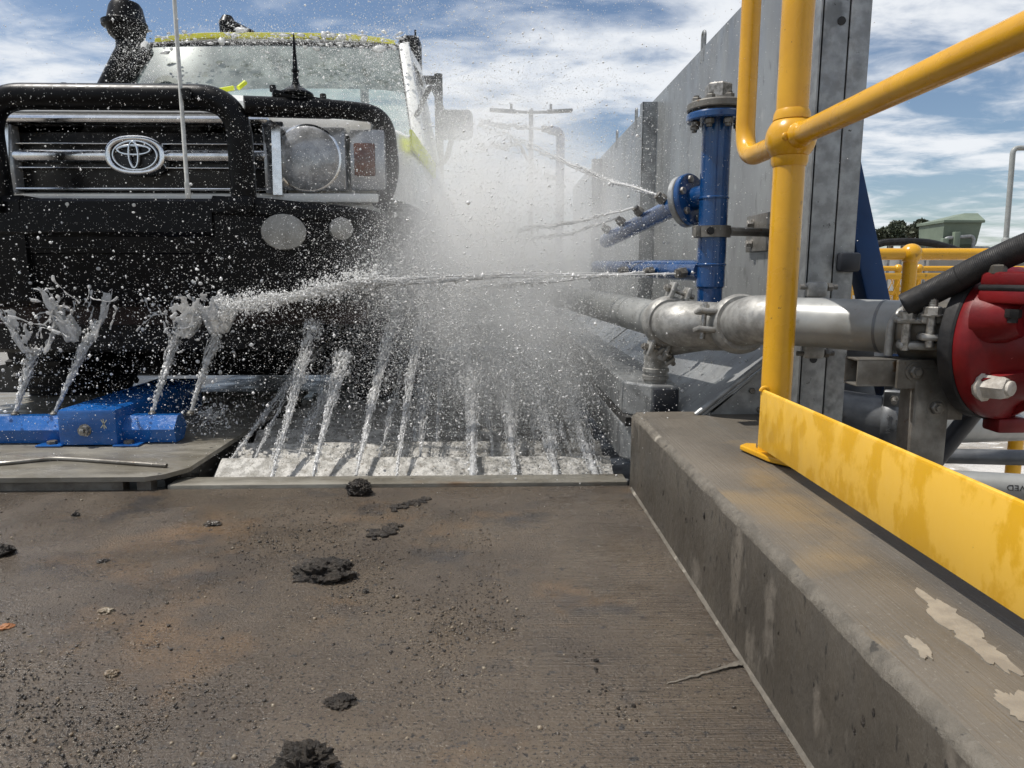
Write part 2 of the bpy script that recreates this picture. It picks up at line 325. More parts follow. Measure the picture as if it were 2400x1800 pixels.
# floor of the wash pit and the side aprons
b = MB(); b.bb(-3.405, .80, 2.02, 8.99, -.34, -.20); struct(b.build('pit_floor', 'pit', smooth=0))
b = MB(); b.bb(-6.5, -3.41, 2.02, 9, -.34, -.01); struct(b.build('concrete_apron', 'concrete', smooth=0))
b = MB(); b.bb(-9, 3.0, 9.0, 40, -.34, -.02); struct(b.build('exit_road', 'concrete', smooth=0))
# foaming sump water right of the kerb
nx, ny = 110, 90; V = []; F = []
for j in range(ny+1):
    for i in range(nx+1):
        x = .80+7.2*i/nx; y = -.2+6.2*j/ny
        z = -.2+.03*noise.noise((x*3.2, y*5, 1))+.018*noise.noise((x*9, y*13, 4)); V.append((x, y, z))
for j in range(ny):
    for i in range(nx):
        a = j*(nx+1)+i; F.append((a, a+1, a+nx+2, a+nx+1))
M['sump'] = mat('foaming_sump_water', (.30, .27, .23), (.62, .60, .57), 3.2, (.08, .35), bump=.8, bscale=22, lo=.45, hi=.62, bdist=.02, stretch=(.6, 1.6, 1), speck=[((.8, .79, .76), 14, .58, .06)])
b = MB(); b.add(V, F); struct(b.build('sump_water', 'sump', fix=False, smooth=80))

# ------------------------------------------------------------------ concrete kerb
KX0, KX1, KZ, KY1 = .402, .775, .222, 2.01
secs = []
ys = [-1.2+i*.016 for i in range(int((KY1+1.2)/.016))]+[KY1]
for y in ys:
    w = .004*noise.noise((y*9, 0, 0))+.001*noise.noise((y*40, 2, 0)); c = .015+.003*noise.noise((y*14, 5, 0))+.002*noise.noise((y*45, 8, 0)); top = 0
    z = KZ+top
    secs.append([(KX0-.002+w*.3, y, -.33), (KX0-.002+w*.3, y, .0), (KX0-.001+w*.4, y, .02), (KX0+w*.5, y, z*.5), (KX0+w, y, z-c), (KX0+w+c*.35, y, z-c*.45), (KX0+w+c, y, z), (KX0+.12, y, z+.001), (KX1-.1, y, z), (KX1-.01, y, z), (KX1, y, z-.01), (KX1, y, -.33)])
b = MB(); b.loft(secs)
kerb = thing('concrete_kerb', 'long damp concrete kerb with pale worn edge running along the pad under the yellow toe board', 'kerb', (.58, 0.4, 0))
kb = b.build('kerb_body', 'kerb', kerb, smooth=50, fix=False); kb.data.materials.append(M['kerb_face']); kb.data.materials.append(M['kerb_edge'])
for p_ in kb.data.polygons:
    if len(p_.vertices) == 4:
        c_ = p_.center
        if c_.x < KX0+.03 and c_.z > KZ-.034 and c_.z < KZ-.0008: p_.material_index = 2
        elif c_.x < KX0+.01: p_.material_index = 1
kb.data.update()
def patch(cx, cy, ax, ay, z, seed, thr):
    pts = []
    for k in range(40):
        t = 2*math.pi*k/40; r = 1+.75*noise.noise((math.cos(t)*1.6+seed, math.sin(t)*1.6, seed))+.35*noise.noise((math.cos(t)*5+seed, math.sin(t)*5, 2))
        pts.append((cx+ax*r*math.cos(t)+.12*ay*r*math.sin(t), cy+ay*r*math.sin(t), z))
    q = MB(); q.add(pts+[(p[0], p[1], z-.004) for p in pts]+[(cx, cy, z)], [(k, (k+1) % 40, 80) for k in range(40)]+[(k, (k+1) % 40, 40+(k+1) % 40, 40+k) for k in range(40)]); return q
for (px, py, ax, ay, sd) in [(2040, 1325, .018, .05, 1.3), (2120, 1395, .015, .045, 4.2), (1990, 1403, .009, .022, 7.7), (2205, 1530, .016, .03, 3.1)]:
    p = at(px, py, Z=KZ+.001); patch(p.x, p.y, ax, ay, KZ+.0016+.0003*sd/3, sd, 0).build('dry_cement_patch', 'kerb_dry', kerb, smooth=0)
V = []; F = []
for i in range(160):
    y = -1.2+i*.02; w = .006+.003*noise.noise((y*17, 4, 0)); V += [(KX0-w-.001, y, .002), (KX0-w*.55, y, .0065), (KX0+.004, y, .010)]
    if i: F += [(3*i-3, 3*i-2, 3*i+1, 3*i), (3*i-2, 3*i-1, 3*i+2, 3*i+1)]
q = MB(); q.add(V, F); q.build('foot_fillet', 'kerb_edge', kerb, fix=False)
# little bug holes in the kerb face
for i in range(26):
    y = random.uniform(.62, 1.9); z = random.uniform(.04, .18); r = random.choice([.0016, .002, .0028, .004])
    MB().sphere((KX0-.0005, y, z), r, 8, 6, (.4, 1, 1.7)).build('bug_hole', 'mud', kerb)
# crack with pale edge across the pad to the kerb
p0, p1 = at(1440, 1480, Z=.001), at(1605, 1432, Z=.001)
V = []; F = []
for i in range(41):
    c = p0.lerp(p1, i/40); w = .0012+.0045*abs(noise.noise((i*.35, 2, 1)))+.004*(i/40)**3; o_ = .004*noise.noise((i*.3, 0, 3)); V += [(c.x, c.y+o_-w, .0036), (c.x, c.y+o_+w, .0036)]
    if i: F.append((2*i-2, 2*i-1, 2*i+1, 2*i))
q = MB(); q.add(V, F); crack = q.build('cement_seam', 'kerb_edge', smooth=0); tag(crack, 'thin pale cement seam across the pad meeting the kerb foot', 'seam')

# ------------------------------------------------------------------ steel threshold and rumble grid
th = MB(); th.bb(-.95, .398, 2.024, 2.108, -.30, .010, .004)
tag(th.build('steel_threshold', 'plate'), 'flat wet steel threshold strip along the front of the wash grid', 'threshold')
grid = thing('rumble_grid', 'foam covered steel rumble grid of cross bars between platform and side beams', 'grid', (-.25, 2.1, 0))
for k in range(16):
    y0 = 2.118+.215*k; x0 = -.905 if k else -.885
    pr = [(x0, y0, -.045), (x0, y0+.006, -.055), (x0, y0+.15, .018), (x0, y0+.162, .022), (x0, y0+.172, .012), (x0, y0+.175, -.055)]
    MB().prism(pr, (.385-x0, 0, 0)).build('cross_bar', 'grid', grid, smooth=0)
for k in range(12):
    x = -.62+.092*k
    MB().bb(x, x+.028, 2.112, 2.132, -.05, -.012, .003).build('shadow_lug', 'galv', grid)  # grey lugs stand in for notch shadows along the front bar
for x in (-.80, -.25, .3): MB().bb(x-.03, x+.03, 2.115, 5.4, -.16, -.06).build('bearer', 'steel_dirty', grid)

# ------------------------------------------------------------------ steel platform with the floor manifold
PZ = .042
plat = thing('steel_platform', 'wet steel cover plate platform on the left carrying the blue floor manifold', 'platform', (-2, 2.0, 0))
V = [(-3.4, 2.0, PZ), (-1.0, 2.0, PZ), (-.955, 2.03, PZ), (-.915, 2.1, PZ), (-.915, 3.5, PZ), (-3.4, 3.5, PZ)]
MB().prism([(a, b_, c-.014) for a, b_, c in V], (0, 0, .014)).build('top_plate', 'plate', plat, smooth=0)
MB().bb(-3.4, -1.07, 2.012, 2.05, -.01, PZ-.015).build('front_bearer', 'steel_dirty', plat, smooth=0)
MB().bb(-1.03, -.99, 2.012, 2.05, -.01, PZ-.015).build('corner_block', 'steel_dirty', plat, smooth=0)
MB().bb(-1.0, -.95, 2.12, 3.5, -.2, PZ-.015).build('side_bearer', 'pit', plat, smooth=0)
rp = [at(-60, 1003, Z=PZ+.006), at(10, 1001, Z=PZ+.006), at(115, 990, Z=PZ+.007), at(160, 992, Z=PZ+.006), at(360, 1006, Z=PZ+.006)]
tag(MB().tube(fillet(rp, .03), .0065, 10).build('bent_steel_rod', 'steel_dirty'), 'bent round steel rod lying on the platform in front of the blue manifold', 'rod')

MY = 2.37; XC = at(185, 900, Y=MY).x
man = thing('floor_spray_manifold', 'wet blue floor spray manifold with hexagonal side arms on the steel platform', 'manifold', (XC, MY, PZ))
mw = .098; mh = .125
b = MB(); b.box((XC, MY+.36, PZ+mh/2+.002), (mw*2, .72, mh), None, .012); body = b.build('main_box', 'blue_wet', man)
def hexarm(x0, x1, yc, zc, r):
    secs = []
    for x in (x0, x1):
        secs.append([(x, yc+r*a, zc+r*b_) for a, b_ in [(1.0, 0.), (.45, .86), (-.3, .86), (-1.0, .05), (-.75, -.86), (.45, -.86)]])
    q = MB(); q.loft(secs); return q
AZ = PZ+.0025+.045; AYc = MY+.085
hexarm(XC+mw, XC+mw+.175, AYc, AZ+.0, .052).build('side_arm', 'blue_wet', man, smooth=0)
hexarm(XC-mw-.7, XC-mw, AYc, AZ+.0, .052).build('side_arm', 'blue_wet', man, smooth=0)
for s in (-1, 1):
    fx = XC+s*(mw+.03)
    MB().box((fx, MY+.018, PZ+.0045), (.085, .06, .006), None, .002).build('foot_flange', 'blue_wet', man)
    MB().hexn((fx, MY+.015, PZ+.0075), Z_, .016, .011).build('foot_bolt', 'steel_dirty', man)
pl = MB(); pl.cyl((XC-.006, MY+.006, PZ+.057), -Y_, .021, .008, 24); pl.cyl((XC-.006, MY, PZ+.057), -Y_, .0165, .016, 20); plug = pl.build('drain_plug', 'bolt', man)
MB().box((XC-.006, MY-.02, PZ+.057), (.014, .010, .014), None, .002).build('square_head', 'bolt', plug)
mk = MB()
for a in (62, 88, 128): mk.box((XC+.058, MY-.0013, PZ+.078), (.003, .001, .034), Matrix.Rotation(R(a-90), 3, 'Y'))
mk.build('paint_mark', 'mark', man, smooth=0)
NOZ = [at(28, 893, Y=AYc), at(112, 884, Y=AYc), at(325, 884, Y=AYc), at(408, 886, Y=AYc)]
NOZ = [Vector((p.x, AYc+.01, AZ+.047)) for p in NOZ]
for p in NOZ: MB().lathe(p-Vector((0, 0, .006)), Z_, [(0, .013), (.008, .013), (.013, .008), (.016, .006)], 16).build('nozzle', 'steel_dirty', man)

# ------------------------------------------------------------------ galvanised side beams at the foot of the wall
def beam(name, label, z0, z1, xl, cap):
    t = thing(name, label, 'beam', (xl+.05, 2.2, z0))
    Yf = 2.105; zt = z1
    poly = [(xl, 7, z0), (xl, 2.205, z0), (xl+.068, Yf+.014, z0), (xl+.155, Yf+.01, z0), (xl+.155, 7, z0)]
    bm_ = MB(); bm_.prism(poly, (0, 0, z1-z0)); o = bm_.build('box_section', 'galv', t, smooth=0)
    bv = o.modifiers.new('edge', 'BEVEL'); bv.width = .006; bv.segments = 2; bv.limit_method = 'ANGLE'
    if cap:
        MB().box((xl+.112, Yf+.006, (z0+z1)/2-.002), (.076, .016, (z1-z0)*.86), None, .006).build('end_cap', 'black_cap', t)
    for yy in (2.215, 2.9, 3.6): MB().bb(xl-.002, xl+.012, yy-.004, yy+.004, z0+.01, z1-.002, .001).build('weld_seam', 'galv', t)
    return t
beam('wash_beam', 'upper galvanised box beam along the wall foot with black end cap', .178, .283, .412, True)
beam('wash_beam', 'lower galvanised box beam below the capped one beside the kerb end', .035, .150, .404, False)
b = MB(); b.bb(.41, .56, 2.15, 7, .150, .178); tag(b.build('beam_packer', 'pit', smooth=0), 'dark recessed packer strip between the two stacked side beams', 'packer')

# ------------------------------------------------------------------ galvanised splash wall
WX = .84; WT = 1.505
wall = thing('splash_wall', 'tall wet galvanised sheet splash wall running away on the right', 'wall', (WX, 4, 0))
Ye = [1.93, 3.78, 5.6, 7.6]
for k in range(3):
    MB().bb(WX, WX+.006, Ye[k]+.002, Ye[k+1]-.002, .43, WT, 0).build('sheet_panel', 'galv_sheet', wall, smooth=0)
    # sloped skirt below each panel
    y0, y1 = Ye[k]+.03, Ye[k+1]-.002
    MB().prism([(WX+.002, y0, .425), (.57, y0, .205), (.57, y0, .199), (WX+.006, y0, .418)], (0, y1-y0, 0)).build('skirt_sheet', 'galv_sheet', wall, smooth=0)
for y in (3.78, 5.6):
    b = MB(); b.bb(WX-.075, WX-.002, y-.035, y-.029, .3, WT-.03); b.bb(WX-.078, WX-.072, y-.035, y+.03, .3, WT-.03); b.build('stiffener', 'galv', wall, smooth=0)
for (px, py) in [(1497, 98), (1363, 240), (1324, 292)]:
    t = (px*_S-1155)/1665; y = WX/t
    b = MB(); b.tube(arc((WX+.003, y, WT+.045), Y_, Z_, .018, 0, math.pi, 10), .006, 8); b.tube([(WX+.003, y-.018, WT+.045), (WX+.003, y-.018, WT-.05)], .006, 8); b.tube([(WX+.003, y+.018, WT+.045), (WX+.003, y+.018, WT-.05)], .006, 8)
    b.build('lifting_lug', 'galv', wall)
p0, p1 = Vector((.575, 1.965, .222)), Vector((WX-.01, 1.955, .435))
MB().tube([p0, p1], .0085, 10).build('skirt_edge_rod', 'galv', wall)
MB().prism([(.60, 1.972, .205), (WX+.004, 1.972, .205), (WX+.004, 1.972, .42)], (0, .005, 0)).build('end_gusset', 'galv', wall, smooth=0)
for (x, z) in [(.735, .29), (.76, .235), (.80, .36)]: MB().hexn((x, 1.972, z), -Y_, .009, .007).build('bolt', 'steel_dirty', wall)
MB().bb(WX+.002, WX+.2, 1.99, 7.6, -.2, .2).build('footing', 'concrete', wall, smooth=0)
# end column: two channels back to back
CY = 1.88
b = MB(); b.bb(WX-.012, WX+.058, CY, CY+.006, -.2, WT+.3, .002); b.bb(WX-.012, WX-.006, CY, CY+.05, -.2, WT+.3); b.build('column_channel', 'galv', wall)
b = MB(); b.bb(WX+.061, WX+.112, CY-.001, CY+.005, -.2, WT+.3, .002); b.bb(WX+.108, WX+.114, CY, CY+.05, -.2, WT+.3); b.build('column_channel', 'galv', wall)
MB().bb(WX+.05, WX+.075, CY+.008, CY+.03, -.2, WT+.3).build('column_backing', 'pit', wall, smooth=0)
for p in (at(1818, 45, Y=CY), at(1757, 776, Y=CY), at(1690, 8, Y=CY+.05)):
    q = MB(); q.cyl((p.x, CY-.0016, p.z), Y_, .0105, .0012, 20); q.build('bolt_hole', 'ink', wall)

# ------------------------------------------------------------------ bolts and pipe couplings
def studbolt(t, c, ax, r, l, parent=None):
    c = Vector(c); ax = Vector(ax).normalized()
    q = MB(); q.cyl(c-ax*l/2, ax, r, l, 12)
    for k in range(5): q.cyl(c+ax*(l/2-.004-k*.0035), ax, r*1.12, .0016, 12)
    q.hexn(c+ax*(l/2-.03), ax, r*1.9, .013); q.cyl(c+ax*(l/2-.033), ax, r*2.1, .003, 16); q.hexn(c-ax*(l/2-.006), ax, r*1.8, .012)
    return q.build('clamp_bolt', 'bolt', parent or t)
def coupling(t, c, axis, rad, pad_dir, w=.058, m='cast'):
    c = Vector(c); ax = Vector(axis).normalized(); pd = Vector(pad_dir); pd = (pd-ax*pd.dot(ax)).normalized(); up = ax.cross(pd).normalized()
    q = MB(); h = w/2
    q.lathe(c, ax, [(-h, rad*1.01), (-h, rad*1.10), (-h*.75, rad*1.2), (-h*.3, rad*1.24), (h*.3, rad*1.24), (h*.75, rad*1.2), (h, rad*1.10), (h, rad*1.01)], 40)
    ring = q.build('housing', m, t)
    for s in (-1, 1):
        cc = c+pd*s*(rad*1.25+.012)
        for k in (-1, 1):
            e = MB(); rot = Matrix((pd, ax, up)).transposed()
            e.box(cc+up*k*.024-pd*s*.006, (.064, w*.9, .014), rot, .0055); e.build('bolt_pad', m, ring)
        studbolt(t, cc+pd*s*.004, up, .0068, .098, ring)
    return ring

# ------------------------------------------------------------------ supply pipework
PR = .057
PL, PRr = at(1720, 692, Y=1.67), at(1950, 699, Y=1.485)
dirp = (PRr-PL); dirp.z = 0; dirp.normalize()
zc = .506; PL.z = zc; PRr.z = zc
pw = thing('supply_pipework', 'galvanised supply pipe with cast elbow and bolted couplings crossing behind the yellow post', 'pipe', (PL.x, PL.y, .2))
C2 = at(1598, 697, Y=1.86); C2.z = .487           # coupling between the elbow and the bend
EC = at(1452, 690, Y=2.05); EC.z = .478            # coupling on the pipe along the wall
MB().tube([PL-dirp*.03, PRr+dirp*.02], PR, 40).build('main_pipe', 'pipe', pw)
MB().tube([PRr+dirp*.0-dirp*.04, PRr-dirp*.034], PR*1.012, 40).build('groove_band', 'darkpipe', pw)
bend = fillet([PL-dirp*.028, PL-dirp*.11, C2], .09, 12)
MB().tube(bend, PR*1.07, 36).build('bend', 'cast', pw)
dC = (C2-(PL-dirp*.11)).normalized()
coupling(pw, C2, dC, PR*1.12, Vector((.45, -1, -.25)).cross(Z_) if False else Vector((.55, -.85, .1)))
# large elbow between the coupling and the pipe that runs along the wall
P1 = C2+dC*.10; wdir = Vector((-.12, 1, .02)).normalized()
el = fillet([C2+dC*.012, C2+dC*.085, EC-wdir*.02+Vector((0, -.03, 0)), EC+wdir*.02], .12, 14)
MB().tube(el, [PR*(1.04+.13*math.sin(math.pi*min(1, max(0, i/(len(el)-1)))))for i in range(len(el))], 40).build('elbow', 'cast', pw)
coupling(pw, EC+wdir*.035, wdir, PR*1.06, Vector((.35, .1, 1)), .052)
MB().tube([EC+wdir*.0, EC+wdir*3.6], PR*.97, 36).build('wall_pipe', 'pipe', pw)
MB().tube([EC+wdir*.36, EC+wdir*.365], PR*.985, 36).build('weld_ring', 'pipe', pw)
# short branch down into the upper side beam
D0 = EC+Vector((.055, -.03, -.04)); DB = Vector((.505, 2.175, .283))
dn = fillet([D0+Vector((.03, -.01, 0)), Vector((DB.x, DB.y-.012, .40)), Vector((DB.x, DB.y, .35)), DB+Vector((0, 0, .02))], .05, 10)
MB().tube(dn, .037, 28).build('branch_elbow', 'cast', pw)
q = MB(); q.lathe(DB, Z_, [(-.003, .034), (.01, .036), (.012, .04), (.024, .041), (.026, .034), (.034, .034), (.036, .041), (.046, .041), (.048, .037), (.06, .037)], 28); q.build('branch_socket', 'cast', pw)
coupling(pw, Vector((DB.x+.012, DB.y-.02, .405)), Vector((.75, -.3, .6)), .035, Vector((-.3, -.6, -.5)), .036)
# raised casting line and lug on the elbow
lp = el[len(el)//2]
MB().box(C2+dC*.055+Vector((-.045, -.045, .004)), (.02, .012, .014), None, .003).build('casting_lug', 'cast', pw)
# saddle clamp on the column above and below the main pipe
sc_ = PL.lerp(PRr, .2)
for s in (-1, 1):
    cc = Vector((.772, CY-.19, zc+s*.075)) if s > 0 else Vector((.775, CY-.19, zc-.072))
    q = MB(); q.box(cc, (.05, .024, .036), None, .008); cl = q.build('saddle_clamp', 'cast', pw)
    q = MB(); q.cyl(cc+Vector((-.04, 0, .006*s)), X_, .006, .09, 12); q.hexn(cc+Vector((.026, 0, .006*s)), X_, .011, .012); q.build('clamp_bolt', 'steel_dirty', cl)

# ------------------------------------------------------------------ blue spray riser
RX, RY = at(1541, 450, Y=2.1).x, 2.1; RR = .041
ris = thing('spray_riser', 'near blue spray riser pipe with bolted top flange and two nozzle arms', 'riser', (RX, RY, .53))
MB().lathe((RX, RY, .525), Z_, [(0, .036), (.05, .036), (.056, RR), (.535, RR)], 36).build('riser_pipe', 'blue', ris)
for z in (.83, .64): MB().lathe((RX, RY, z), Z_, [(0, RR), (.002, RR+.0025), (.006, RR+.0025), (.008, RR)], 36).build('weld_bead', 'blue', ris)
zt = 1.045
MB().lathe((RX, RY, zt), Z_, [(0, .083), (.004, .086), (.018, .086), (.022, .083)], 40).build('flange', 'blue', ris)
MB().lathe((RX, RY, zt+.0225), Z_, [(0, .079), (.006, .079)], 40).build('gasket', 'black_rub', ris)
q = MB(); q.lathe((RX, RY, zt+.029), Z_, [(0, .083), (.003, .086), (.018, .086), (.022, .082), (.022, .05), (.034, .046)], 40); bf = q.build('blind_flange', 'steel_dirty', ris)
MB().lathe((RX, RY, zt+.063), Z_, [(0, .038), (.036, .038), (.04, .034)], 6).build('hex_plug', 'bolt', bf)
for k in range(8):
    a = R(45*k+10); p = Vector((RX+.066*math.cos(a), RY+.066*math.sin(a), zt))
    q = MB(); q.cyl(p-Z_*.022, Z_, .008, .09, 10); q.hexn(p-Z_*.014, Z_, .0135, .013); q.hexn(p+Z_*.05, Z_, .0135, .013); q.build('flange_bolt', 'steel_dirty', ris)
# side flange and upper arm
F0 = at(1494, 425, Y=2.2)
ax1 = Vector((-.62, .75, -.16)).normalized()
FA = Vector((RX, RY, F0.z))
MB().tube([FA, FA+ax1*.085], .033, 24).build('branch_stub', 'blue', ris)
MB().lathe(FA+ax1*.07, ax1, [(0, .074), (.003, .077), (.016, .077), (.018, .074)], 40).build('flange', 'blue', ris)
MB().lathe(FA+ax1*.0895, ax1, [(0, .074), (.003, .077), (.018, .077), (.02, .074)], 40).build('mating_flange', 'galv', ris)
s1 = ax1.cross(Z_).normalized(); s2 = ax1.cross(s1)
for k in range(6):
    a = R(60*k+20); p = FA+ax1*.07+(s1*math.cos(a)+s2*math.sin(a))*.058
    MB().hexn(p, -ax1, .011, .009).build('flange_bolt', 'bolt', ris)
A1 = at(1475, 440, Y=FA.y+ax1.y*.11); A2 = at(1310, 520, Y=3.05)
FB = FA+ax1*.105
adir = (A2-FB).normalized()
arm = MB().tube([FB, A2], .030, 28).build('upper_arm', 'blue', ris)
NZ = []
for (px, py, tt) in [(1428, 438, .12), (1376, 464, .38), (1335, 484, .63), (1308, 500, .86)]:
    b0 = FB.lerp(A2, tt); nd = Vector((-.75, -.15, .62)).normalized()
    q = MB(); q.cyl(b0, nd, .011, .034, 14); nzl = q.build('nozzle_stub', 'blue', arm)
    q = MB(); q.hexn(b0+nd*.034, nd, .017, .02); q.cyl(b0+nd*.05, nd, .013, .014, 12); q.build('nozzle', 'steel_dirty', nzl)
    NZ.append(b0+nd*.064)
# lower arm
LA = Vector((RX-.02, RY, at(1500, 585, Y=RY).z)); LB = at(1290, 578, Y=3.3)
arm2 = MB().tube([LA, LB], .032, 28).build('lower_arm', 'blue', ris)
NL = []
for tt in (.04, .28, .52):
    b0 = LA.lerp(LB, tt); nd = Vector((-.93, -.33, -.12)).normalized()
    q = MB(); q.cyl(b0, nd, .012, .045, 14); nzl = q.build('nozzle_stub', 'blue', arm2)
    q = MB(); q.hexn(b0+nd*.045, nd, .017, .02); q.cyl(b0+nd*.061, nd, .013, .014, 12); q.build('nozzle', 'steel_dirty', nzl)
    NL.append(b0+nd*.076)
# clamp ring and wall bracket
zb = at(1560, 500, Y=2.08).z
q = MB(); q.lathe((RX, RY, zb), Z_, [(-.016, RR+.001), (-.016, RR+.011), (.016, RR+.011), (.016, RR+.001)], 40)
q.tube([(RX+RR, RY-.025, zb), (.80, RY+.02, zb), (WX-.016, RY+.045, zb)], .0125, 8); q.bb(RX-RR-.016, RX-RR-.002, RY-.03, RY+.012, zb-.016, zb+.016, .002)
clp = q.build('clamp_band', 'steel_dirty', ris)
q = MB(); q.cyl((RX-.022, RY-RR-.009, zb), -Y_, .011, .006, 12); q.cyl((RX-.022, RY-RR-.014, zb), -Y_, .007, .004, 12); q.build('clamp_bolt', 'black_rub', clp)
q = MB(); q.bb(WX-.014, WX-.003, RY-.06, RY+.24, zb-.052, zb+.062, .002); q.build('bracket_plate', 'steel_dirty', clp)
for (dy, dz) in [(.0, .032), (.0, -.028), (.19, .036), (.19, -.026)]:
    q = MB(); q.cyl((WX-.014, RY+dy, zb+dz), -X_, .016, .003, 16); q.hexn((WX-.017, RY+dy, zb+dz), -X_, .012, .014); q.build('bracket_bolt', 'bolt', clp)

# far riser further along the wall
FX, FY = at(1210, 350, Y=5.7).x, 5.7
zt2 = at(1210, 285, Y=FY).z
far = thing('spray_riser', 'far blue spray riser standing in the mist beside the distant wall', 'riser', (FX, FY, 0))
MB().tube(fillet([(FX, FY, .1), (FX, FY, zt2), (FX-.09, FY-.03, zt2+.01)], .05), .034, 20).build('riser_pipe', 'blue', far)
for z in (zt2-.35, zt2-.9, zt2-1.3):
    q = MB(); q.cyl((FX, FY, z), (-1, -.3, .1), .018, .1, 12); q.hexn((FX-.09, FY-.03, z+.01), (-1, -.3, .1), .026, .04); q.build('nozzle', 'steel_dirty', far)
q = MB(); q.hexn((FX-.09, FY-.03, zt2+.01), (-1, -.3, .1), .026, .06); q.build('nozzle', 'steel_dirty', far)

# ------------------------------------------------------------------ yellow handrail at the kerb
HX, HY = .612, 1.50
hr = thing('yellow_handrail', 'yellow tubular handrail with ball joint and toe board bolted on the kerb', 'handrail', (HX, HY, KZ))
MB().tube([(HX, HY, KZ+.012), (HX, HY, 1.5)], .0315, 36).build('post', 'yellow', hr)
zb_ = .892
MB().sphere((HX, HY, zb_), .05, 36, 24, (1, 1, 1)).build('ball_joint', 'yellow', hr)
for s in (1, -1): MB().lathe((HX, HY, zb_+s*.036), Z_*s, [(0, .037), (.012, .036), (.02, .0325)], 32).build('joint_collar', 'yellow', hr)
rl = MB(); rl.tube([(HX, HY-.03, zb_), (HX, HY-.5, zb_+.003), (HX, -.8, zb_)], .0215, 28); rl.build('rail', 'yellow', hr)
q = MB(); q.lathe((HX, HY-.042, zb_), -Y_, [(0, .026), (.012, .025), (.02, .0218)], 28); q.build('rail_weld', 'yellow', hr)
q = MB(); q.sphere((HX-.028, HY-.042, zb_-.003), .008, 14, 10, (1, .5, 1)); q.build('joint_plug', 'yellow', hr)
UY = 1.775
q = MB(); q.tube(fillet([(HX, HY+.03, zb_), (HX, UY, zb_-.0), (HX, UY, 1.6)], .085, 14), .0225, 28); q.build('end_loop', 'yellow', hr)
BX = .5725
tb = MB(); tb.bb(BX-.0025, BX+.0025, -1.0, 1.478, .251, .372, .0015); tb.tube([(BX+.002, -1.0, .372), (BX+.002, 1.474, .372)], .004, 10); tb.tube([(BX+.0005, 1.475, .2525), (BX+.0005, 1.475, .370)], .0032, 10)
tb.build('toe_board', 'yellow_board', hr)
q = MB(); q.tube(arc((BX+.004, 1.474, .372), X_, Z_, .008, 0, math.pi, 8), .004, 8); q.build('board_clip', 'yellow', hr)
bp_ = [(.555, 1.545), (.575, 1.565), (.66, 1.54), (.68, 1.50), (.655, 1.405), (.61, 1.395), (.578, 1.44)]
q = MB(); q.prism([(x, y, KZ+.004) for x, y in bp_], (0, 0, .012)); o = q.build('base_plate', 'yellow', hr, smooth=0)
bv = o.modifiers.new('edge', 'BEVEL'); bv.width = .003; bv.segments = 2
q = MB(); q.cyl((.592, 1.515, KZ+.016), Z_, .006, .026, 12); q.hexn((.592, 1.515, KZ+.0165), Z_, .011, .009); q.build('anchor_bolt', 'steel_dirty', hr)

# ------------------------------------------------------------------ dark blue brace behind the column
def rhs(p0, p1, w, d, name, m, t, bev=.008):
    p0, p1 = Vector(p0), Vector(p1); ax = (p1-p0).normalized(); s = ax.cross(Y_).normalized(); n = s.cross(ax)
    q = MB(); q.box((p0+p1)/2, (w, d, (p1-p0).length), Matrix((s, n, ax)).transposed(), bev); return q.build(name, m, t)
br = thing('wall_brace', 'dark blue rectangular steel brace leaning against the splash wall', 'brace', at(1975, 960, Y=2.16))
b0, b1 = at(1785, 180, Y=2.15), at(1962, 1010, Y=2.05)
rhs(b0+(b0-b1)*.1, b1+(b1-b0)*.1, .070, .075, 'brace_tube', 'navy', br)
b2 = at(1814, 567, Y=1.9)
MB().box(b2+Vector((-.03, .06, 0)), (.045, .14, .05), None, .006).build('cross_stub', 'navy', br)
MB().box(b2+Vector((.008, -.03, 0)), (.056, .03, .05), None, .008).build('end_cap', 'black_cap', br)

# ------------------------------------------------------------------ lower pipes
lp_ = thing('drain_pipework', 'dark zinc drain pipe with embossed coupling low behind the yellow toe board', 'pipe', at(1850, 940, Y=1.95))
q0, q1 = at(1745, 880, Y=1.99), at(1900, 905, Y=1.9)
ql = (q1-q0); ql.z = 0; ql.normalize()
MB().tube(fillet([q0-ql*.05+Vector((0, .2, 0)), q0-ql*.0, q1+ql*.005], .08), .064, 32).build('drain_elbow', 'darkpipe', lp_)
cr_ = coupling(lp_, q1+ql*.03, ql, .060, Vector((-.25, -.4, 1)), .056, 'darkpipe')
q2 = q1+ql*.03; nn_ = Vector((.0, -1, 0)); nn_ = (nn_-ql*nn_.dot(ql)).normalized(); vv = ql.cross(nn_)
mtx = Matrix.Translation(q2+nn_*.0742-Z_*.006) @ Matrix((Z_, -ql, nn_)).transposed().to_4x4()
text('embossed_lettering', 'Victaulic', 'darkpipe', .016, Matrix.Translation(q2-ql*.008+nn_*.0735) @ Matrix((Z_, -ql, nn_)).transposed().to_4x4(), .0016, cr_, .3)
text('embossed_lettering', '6-168.3', 'darkpipe', .011, Matrix.Translation(q2+ql*.012+nn_*.0735) @ Matrix((Z_, -ql, nn_)).transposed().to_4x4(), .0016, cr_)
MB().tube([q1+ql*.03, q1+ql*.16, at(2300, 915, Y=2.2)], .050, 28).build('drain_pipe', 'pipe', lp_)
q = MB(); q.tube(fillet([at(1790, 760, Y=2.1), at(1900, 765, Y=2.0)], .05), .05, 28); q.build('upper_drain_pipe', 'darkpipe', lp_)
MB().box(at(1880, 855, Y=2.25), (.2, .05, .14), None, .004).build('backing_plate', 'darkpipe', lp_)
q = MB(); q.cyl(at(1835, 862, Y=1.97), (1, -.5, 0), .007, .06, 12); q.lathe(at(1838, 862, Y=1.96), (1, -.5, 0), [(0, .02), (.01, .018), (.014, .009)], 16); q.build('wing_clamp', 'cast', lp_)
